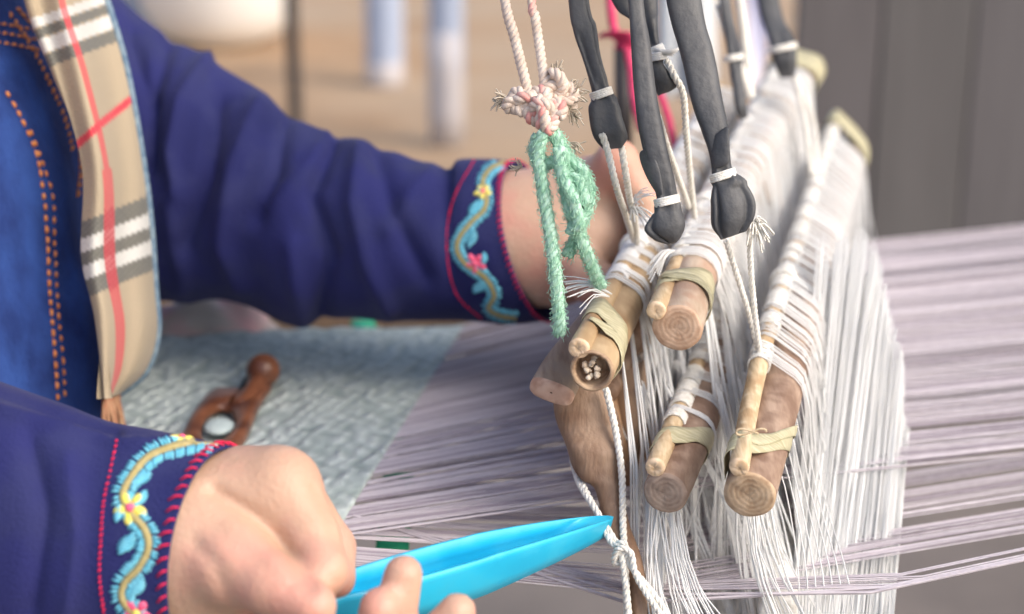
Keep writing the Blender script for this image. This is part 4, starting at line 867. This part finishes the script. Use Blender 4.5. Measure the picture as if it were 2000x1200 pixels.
hp = thing('hanger_pole', tuple(P(1200, -360, .80)), 'bamboo pole above the loom from which the rubber strips and ropes hang', 'pole')
mb = MB(); q0 = P(1180, -335, .62); q1 = P(1480, -335, 1.5); mb.tube(crom([q0, q1], 12), .014, 16); mb.build('bamboo', WOOD_A, hp)

# white suspension cords
def cords(label, paths, r=.0017, extra=None):
    root = thing('suspension_cord', tuple(P(*paths[0][-1])), label, 'cord', 'white cords between rubber strips and heddle sticks')
    for p_ in paths: soft_cord([dense(p_)], r, STR2, 'cord_strand', root)
    return root
c1_ = cords('pair of white cords dropping from the leftmost rubber strip to the bamboo stick', [[(1176, 262, .790), (1188, 300, .793), (1205, 370, .80), (1222, 420, .84), (1238, 470, .90)], [(1214, 286, .797), (1222, 340, .80), (1230, 390, .82), (1240, 430, .86), (1244, 475, .90)]], .0019)
mb = MB(); wisp(mb, P(1232, 405, .83), P(1262, 385, .82), 10, .004); wisp(mb, P(1228, 415, .83), P(1260, 430, .82), 14, .004, .0005); mb.build('frayed_ends', STR, c1_, kind='stuff')
cords('white cord running from behind the shredded tie down to the upper pinkish bar stick', [[(1302, 118, .815), (1318, 150, .81), (1334, 185, .815), (1340, 260, .83), (1348, 350, .86), (1356, 425, .89)], [(1284, 225, .79), (1304, 290, .82), (1325, 350, .85), (1345, 405, .88)]], .0019)
c3_ = cords('white tasselled cords hanging beside the puckered strip end down to the lowest right stick', [[(1464, 440, .80), (1466, 520, .81), (1474, 610, .82), (1484, 690, .83)], [(1418, 470, .80), (1440, 540, .81), (1462, 610, .82), (1480, 680, .83)]], .0016)
mb = MB()
for k in range(46): wisp(mb, P(1470, 446, .79), P(1486 + random.gauss(0, 12), 462 + random.gauss(0, 14), .788), 1, .002, .0005)
mb.build('tassel', STR2, c3_, kind='stuff')
cords('blurred white cord by the far end of the bars, hanging from the rightmost strip', [[(1552, 150, 1.155), (1572, 240, 1.15), (1584, 340, 1.14)], [(1556, 150, 1.16), (1590, 250, 1.17), (1592, 345, 1.15)]], .0024)
cords('thick blurred white cord behind the widest rubber strip', [[(1436, -60, 1.08), (1452, 60, 1.08), (1466, 190, 1.09)], [(1404, 10, 1.06), (1430, 90, 1.07), (1464, 190, 1.09)]], .0034)
for (S_, t) in ((A, .33), (B, .36), (D, .40)):                       # thick knots where the cords grip the sticks
    a, u, r = frame(S_.stick, t * .93); c = interp(S_.stick, t * .93); ring = []
    soft_cord([np.array([c + a * (.0018 * q - .004 + .0012 * th / 6.28) + (r * math.cos(th) + u * math.sin(th)) * (S_.rs + .0022) for q in range(4) for th in np.linspace(0, 6.2, 22)])], .0016, STR2, 'stick_knot', S_.root)
# string windings along the sticks
for S_, rngs in ((A, (.20, .9)), (B, (.13, .95)), (C_, (.10, .9)), (D, (.17, .95))):
    mb = MB(); t = rngs[0]
    while t < rngs[1]:
        w_ = random.uniform(.012, .045); n = int(w_ * 170) + 3
        for k in range(n):
            tt = t + w_ * k / n; a, u, r = frame(S_.stick, tt); c = interp(S_.stick, tt); mb.tube([c + a * .0008 * math.sin(th) + (r * math.cos(th) + u * math.sin(th)) * (S_.rs * 1.04 + .0006 + .0003 * random.random()) for th in np.linspace(0, 6.283, 13)], .0008, 4, cap=False)
        t += w_ + random.uniform(.003, .03)
    mb.build('string_winding', STR2 if S_ is not A else STR, S_.root, kind='stuff')

# ------------------------------------------------------------------ beige twisted cords, knot and green rope
rope = thing('beige_rope', tuple(P(1068, 250, .78)), 'twisted beige nylon rope, doubled and knotted above the green rope', 'rope')
def twist(pth, r, parent, name, pitch=.0095, mats=(BEIGE, BEIGE, BEIGE)):
    root = None; T = np.gradient(pth, axis=0); n = len(pth); L = np.r_[0, np.cumsum(np.linalg.norm(np.diff(pth, axis=0), axis=1))]; mb = MB()
    x_ = nrm(np.cross(T[0], [.2, .9, .1]))
    X = []
    for i in range(n): a = nrm(T[i]); x_ = nrm(x_ - a * (x_ @ a)); X.append((x_, np.cross(a, x_)))
    for s_ in range(3):
        mb.cur = s_; mb.tube([pth[i] + (X[i][0] * math.cos(2 * math.pi * (L[i] / pitch + s_ / 3)) + X[i][1] * math.sin(2 * math.pi * (L[i] / pitch + s_ / 3))) * r * .5 for i in range(n)], r * .56, 8)
    return mb.build(name, list(mats), parent)
twist(dense([(930, -330, .80), (984, -10, .785), (1004, 70, .783), (1024, 150,     .78), (1038, 200, .779)], .001), .0027, rope, 'cord')
twist(dense([(1000, -330, .80), (1036, -10, .785), (1044, 30, .784)], .001), .0025, rope, 'pink_tinted_cord', mats=(PINKR, BEIGE, PINKR))
twist(dense([(1044, 26, .784), (1052, 80, .783), (1062, 150, .78), (1066, 205, .779)], .001), .0026, rope, 'cord')
def knot(cx, cy, d, s_, tw, seed):
    pts = []
    for q in np.linspace(0, 2 * math.pi * .97, 90):
        q2 = q + seed; x_ = math.sin(q2) + 2 * math.sin(2 * q2); y_ = math.cos(q2) - 2 * math.cos(2 * q2); z_ = -math.sin(3 * q2)
        v = np.array([x_, z_ * .9, y_ * 1.0]) * s_ / 3; c_, sn = math.cos(tw), math.sin(tw); v = np.array([v[0] * c_ - v[2] * sn, v[1], v[0] * sn + v[2] * c_]); pts.append(P(cx, cy, d) + v)
    return crom(pts, 150)
for i, (cx, cy, d, s_, tw) in enumerate([(1042, 205, .778, .0085, .3), (1085, 178, .780, .0092, 1.2), (1070, 222, .774, .0078, 2.0), (1010, 201, .779, .0056, .9), (1104, 196, .783, .0060, 2.4)]):
    twist(knot(cx, cy, d, s_, tw, i * 1.3), .0030, rope, 'knot_loop', mats=(BEIGE, BEIGE, PINKR if i in (0, 2) else BEIGE))
twist(dense([(1050, 190, .772), (1062, 225, .770), (1070, 255, .771), (1082, 240, .772), (1088, 200, .774)], .001), .0030, rope, 'knot_loop', mats=(BEIGE, PINKR, BEIGE))
mb = MB()
def burst(mb, px, py, d, dx, dy, n, L0, r=.0003):
    c = P(px, py, d)
    for k in range(n):
        v = np.array([dx + random.gauss(0, .35), random.gauss(0, .35), dy + random.gauss(0, .35)]); v = nrm(v) * L0 * random.uniform(.35, .8); mb.tube(crom([c, c + v * .6 + np.array([0, 0, random.gauss(0, .001)]), c + v + np.array([random.gauss(0, .001), 0, random.gauss(0, .002)])], 5), r, 4, cap=False)
burst(mb, 995, 195, .779, -1, 0, 34, .013, .0004); burst(mb, 1083, 150, .78, .2, .9, 26, .010, .0005); burst(mb, 1112, 185, .783, .5, .2, 40, .013, .0005); burst(mb, 1112, 215, .783, .5, -.7, 30, .012, .0004); burst(mb, 1112, 280, .785, .8, -.4, 16, .011, .0004); burst(mb, 1020, 325, .785, -.9, 0, 10, .009, .0003)
mb.build('frayed_ends', FRAY, rope, kind='stuff')

gr = thing('green_rope', tuple(P(1100, 650, .80)), 'fuzzy mint green rope looped and knotted below the beige knot', 'rope')
gp = [dense([(1062, 258, .772), (1052, 300, .774), (1062, 380, .775), (1075, 460, .777), (1086, 550, .78), (1094, 655, .79)], .0012),
      dense([(1076, 250, .774), (1095, 290, .775), (1118, 340, .778), (1140, 390, .782), (1138, 430, .784), (1122, 470, .785), (1108, 500, .787)], .0012),
      dense([(1050, 265, .778), (1044, 300, .779), (1062, 320, .778), (1090, 320, .773), (1106, 370, .772), (1118, 420, .774), (1140, 480, .78), (1160, 530, .79), (1174, 560, .80)], .0012),
      dense([(1090, 270, .778), (1110, 310, .776), (1142, 340, .776), (1152, 390, .776), (1136, 430, .774), (1112, 410, .772), (1108, 360, .773), (1128, 350, .771), (1146, 400, .772)], .0012),
      dense([(1092, 290, .771), (1098, 340, .770), (1120, 390, .768), (1130, 440, .771), (1112, 450, .776)], .0012)]
mbf = MB()
for i, p_ in enumerate(gp):
    twist(p_, .0033 if i != 3 else .0030, gr, 'rope_strand' if i in (0, 2) else 'knot_loop', pitch=.013, mats=(GREEN, GREEN, GREEN))
    for k in range(int(len(p_) * 10)):
        j = random.randrange(1, len(p_) - 1); a = nrm(p_[j + 1] - p_[j - 1]); v = nrm(np.cross(a, rng.normal(size=3))); c = p_[j] + v * .003
        e = c + v * random.uniform(.0003, .0024) + a * random.gauss(.001, .0026); mbf.tube([c, (c + e) / 2 + a * .0003, e], .00016, 3, cap=False)
mbf.build('fuzz', FIBRE, gr, kind='stuff')

# magenta ribbon and dark stick behind the strips, pale hanging cloth
rb = thing('magenta_ribbon', tuple(P(1255, 260, 1.2)), 'magenta ribbon hanging blurred behind the black rubber strips', 'ribbon')
for pts, w_ in (([(1180, -330, 1.18), (1188, -60, 1.18), (1200, 66, 1.18), (1222, 88, 1.175), (1232, 125, 1.18), (1238, 190, 1.18), (1254, 258, 1.18)], .0036), ([(1232, -330, 1.2), (1262, 60, 1.2), (1285, 175, 1.2), (1300, 210, 1.2), (1312, 262, 1.2), (1325, 320, 1.2)], .0032), ([(1188, 75, 1.17), (1205, 62, 1.16), (1226, 78, 1.17), (1222, 98, 1.18)], .009)):
    pth = pxpath(pts, 16); mb = MB(); mb.grid(np.array([[p_ + np.array([-w_, 0, 0]), p_ + np.array([0, -.002, .001]), p_ + np.array([w_, 0, 0])] for p_ in pth])); o = mb.build('ribbon_tail', MAG, rb); mod(o, 'SOLIDIFY', thickness=.0006)
mb = MB(); mb.tube([P(1216, 90, 1.3), P(1218, 300, 1.3)], .0075, 10); mb.build('dark_rod', DARKP, label='short dark rod behind the magenta ribbon, upright', cat='rod')
LAV = mat('lavender_cotton', (.60, .60, .74), (.72, .72, .82), 12, rough=.8)
G = np.array([[P(x_ + 6 * math.sin(y_ * .02), y_, 2.0 + .03 * math.sin(x_ * .12)) for x_ in np.linspace(1462 - y_ * .02, 1492 - y_ * .07, 14)] for y_ in np.linspace(-300, 175, 30)])
mb = MB(); mb.grid(G); o = mb.build('hanging_cloth', LAV, label='narrow pale lavender cloth hanging blurred behind the thin black strip', cat='cloth'); mod(o, 'SOLIDIFY', thickness=.004)
G = np.array([[P(x_, y_, 2.3 + .03 * math.sin(x_ * .1)) for x_ in np.linspace(1282, 1400, 18)] for y_ in np.linspace(-300, 190, 30)])
mb = MB(); mb.grid(G); o = mb.build('hanging_cloth', mat('pale_grey_cotton', (.5, .53, .56), (.62, .64, .66), 8, rough=.8), label='pale grey cloth hanging between the torn strip and the widest strip, far back', cat='cloth'); mod(o, 'SOLIDIFY', thickness=.004)

# ------------------------------------------------------------------ blue shuttle in the hand
sh = thing('blue_shuttle', tuple(P(900, 1100, .72)), 'bright sky blue plastic boat shuttle held in the near hand and entering the warp', 'shuttle')
s0, s1 = P(520, 1232, .672), P(1190, 1040, .792); ax = nrm(s1 - s0); Ls = np.linalg.norm(s1 - s0)
up = nrm(np.array([0, 0, 1.0]) - ax * ax[2]); up = nrm(up + .25 * nrm(np.cross(ax, up))) ; up = nrm(up - ax * (up @ ax)); sd = np.cross(ax, up)
def prof(t): return max(.02, math.sin(math.pi * min(max(t, .0), 1)) ** .55)
G = []; nS = 90
for i in range(nS):
    t = i / (nS - 1); s_ = prof(t); w_ = .0125 * s_ * (1 - .35 * t); h = .0136 * (.40 + .58 * min(1, (1 - t) * 2.4) ** .8) * min(1, .5 + t * 3); lift = .0045 * max(0, t - .55) / .45
    c = s0 + ax * Ls * t + up * (lift + .0015 * math.sin(math.pi * t))
    pk = 1 / (1 + math.exp(-(t - .22) * 60)) * 1 / (1 + math.exp((t - .86) * 60)); iw = w_ * (.80 if pk > .02 else .8); dep = h * 1.55 * pk
    sec = [(-w_ * .55, -h), (-w_ * .9, -h * .8), (-w_, -h * .2), (-w_, h * .75), (-w_ * .93, h), (-iw, h), (-iw, h - dep * .5), (-iw * .9, h - dep), (0, h - dep), (iw * .9, h - dep), (iw, h - dep * .5), (iw, h), (w_ * .93, h), (w_, h * .75), (w_, -h * .2), (w_ * .9, -h * .8), (w_ * .55, -h)]
    G.append([c + sd * (-q[0]) * -1 + up * q[1] for q in sec])
G = np.array(G); mb = MB(); mb.grid(G, closed=True); mb.add(G[0], [tuple(range(17))]); mb.add(G[-1], [tuple(range(16, -1, -1))]); o = mb.build('hull', BLUE, sh)
mb = MB(); t_ = np.linspace(.34, .80, 20); mb.tube([s0 + ax * Ls * t - up * .002 for t in t_], [.0010] + [.0020 - .001 * k / 18 for k in range(18)] + [.0006], 10); mb.build('pirn', BLUE2, sh)

# ------------------------------------------------------------------ carved wooden shuttle on the cloth
ws = thing('wooden_shuttle', tuple(Q(430, 860, WZ)), 'reddish brown carved wooden shuttle with round knob lying on the grey cloth', 'shuttle')
ol = [(350, 868), (358, 835), (380, 795), (405, 765), (425, 753), (452, 752), (480, 752), (486, 735), (492, 715), (520, 712), (530, 742), (512, 770), (498, 800), (486, 830), (470, 862), (455, 890), (400, 900)]
zt = WZ + .009; O = crom([Q(x_, y_, zt) for x_, y_ in ol + ol[:1]], 81)[:-1]; hole = np.array([Q(426 + 34 * math.cos(a), 826 + 36 * math.sin(a) - 12 * math.cos(a), zt) for a in np.linspace(0, 2 * math.pi, 81)[:-1]])
cO = O.mean(0); st_ = int(np.argmin([abs(math.atan2(*(O[k] - cO)[[1, 0]])) for k in range(80)])); 
ang = lambda p_: math.atan2(p_[1] - hole.mean(0)[1], p_[0] - hole.mean(0)[0])
hs = int(np.argmin([abs((ang(h_) - ang(O[0]) + math.pi) % (2 * math.pi) - math.pi) for h_ in hole])); hole = np.roll(hole, -hs, axis=0)
if np.cross((O[1] - O[0])[:2], (O[0] - hole.mean(0))[:2]) * np.cross((hole[1] - hole[0])[:2], (hole[0] - hole.mean(0))[:2]) < 0: hole = np.roll(hole[::-1], 1, axis=0)
dz = np.array([0, 0, 1.0]); rim = O * .93 + hole.mean(0) * .07
rings = [O - dz * .006, O - dz * .003, rim, hole * .8 + rim * .2, hole * .98 + hole.mean(0) * .02 - dz * .002, hole - dz * .006, O - dz * .006]
mb = MB(); mb.grid(np.array(rings), closed=True); mb.build('body', DARKW, ws)
mb = MB(); kb = P(514, 724, (zt + .001 - CAM[2]) / 1 and ((Q(514, 724, zt + .006) - CAM) @ F_)); mb.ball(kb, .0115, 24, 16); nk = Q(468, 800, zt - .006); mb.tube(crom([nk, nk * .4 + kb * .6 - dz * .003, kb], 12), .0066, 16); mb.build('knob', DARKW, ws)
mb = MB(); wc = Q(428, 834, WZ + .0065); mb.ball(wc, [(.009, .003, 0), (-.003, .012, 0), (0, 0, .0035)], 18, 12); mb.build('white_quill', mat('white_quill_yarn', (.48, .58, .57), (.58, .68, .66), 200, rough=.8, bump=.0006), ws)
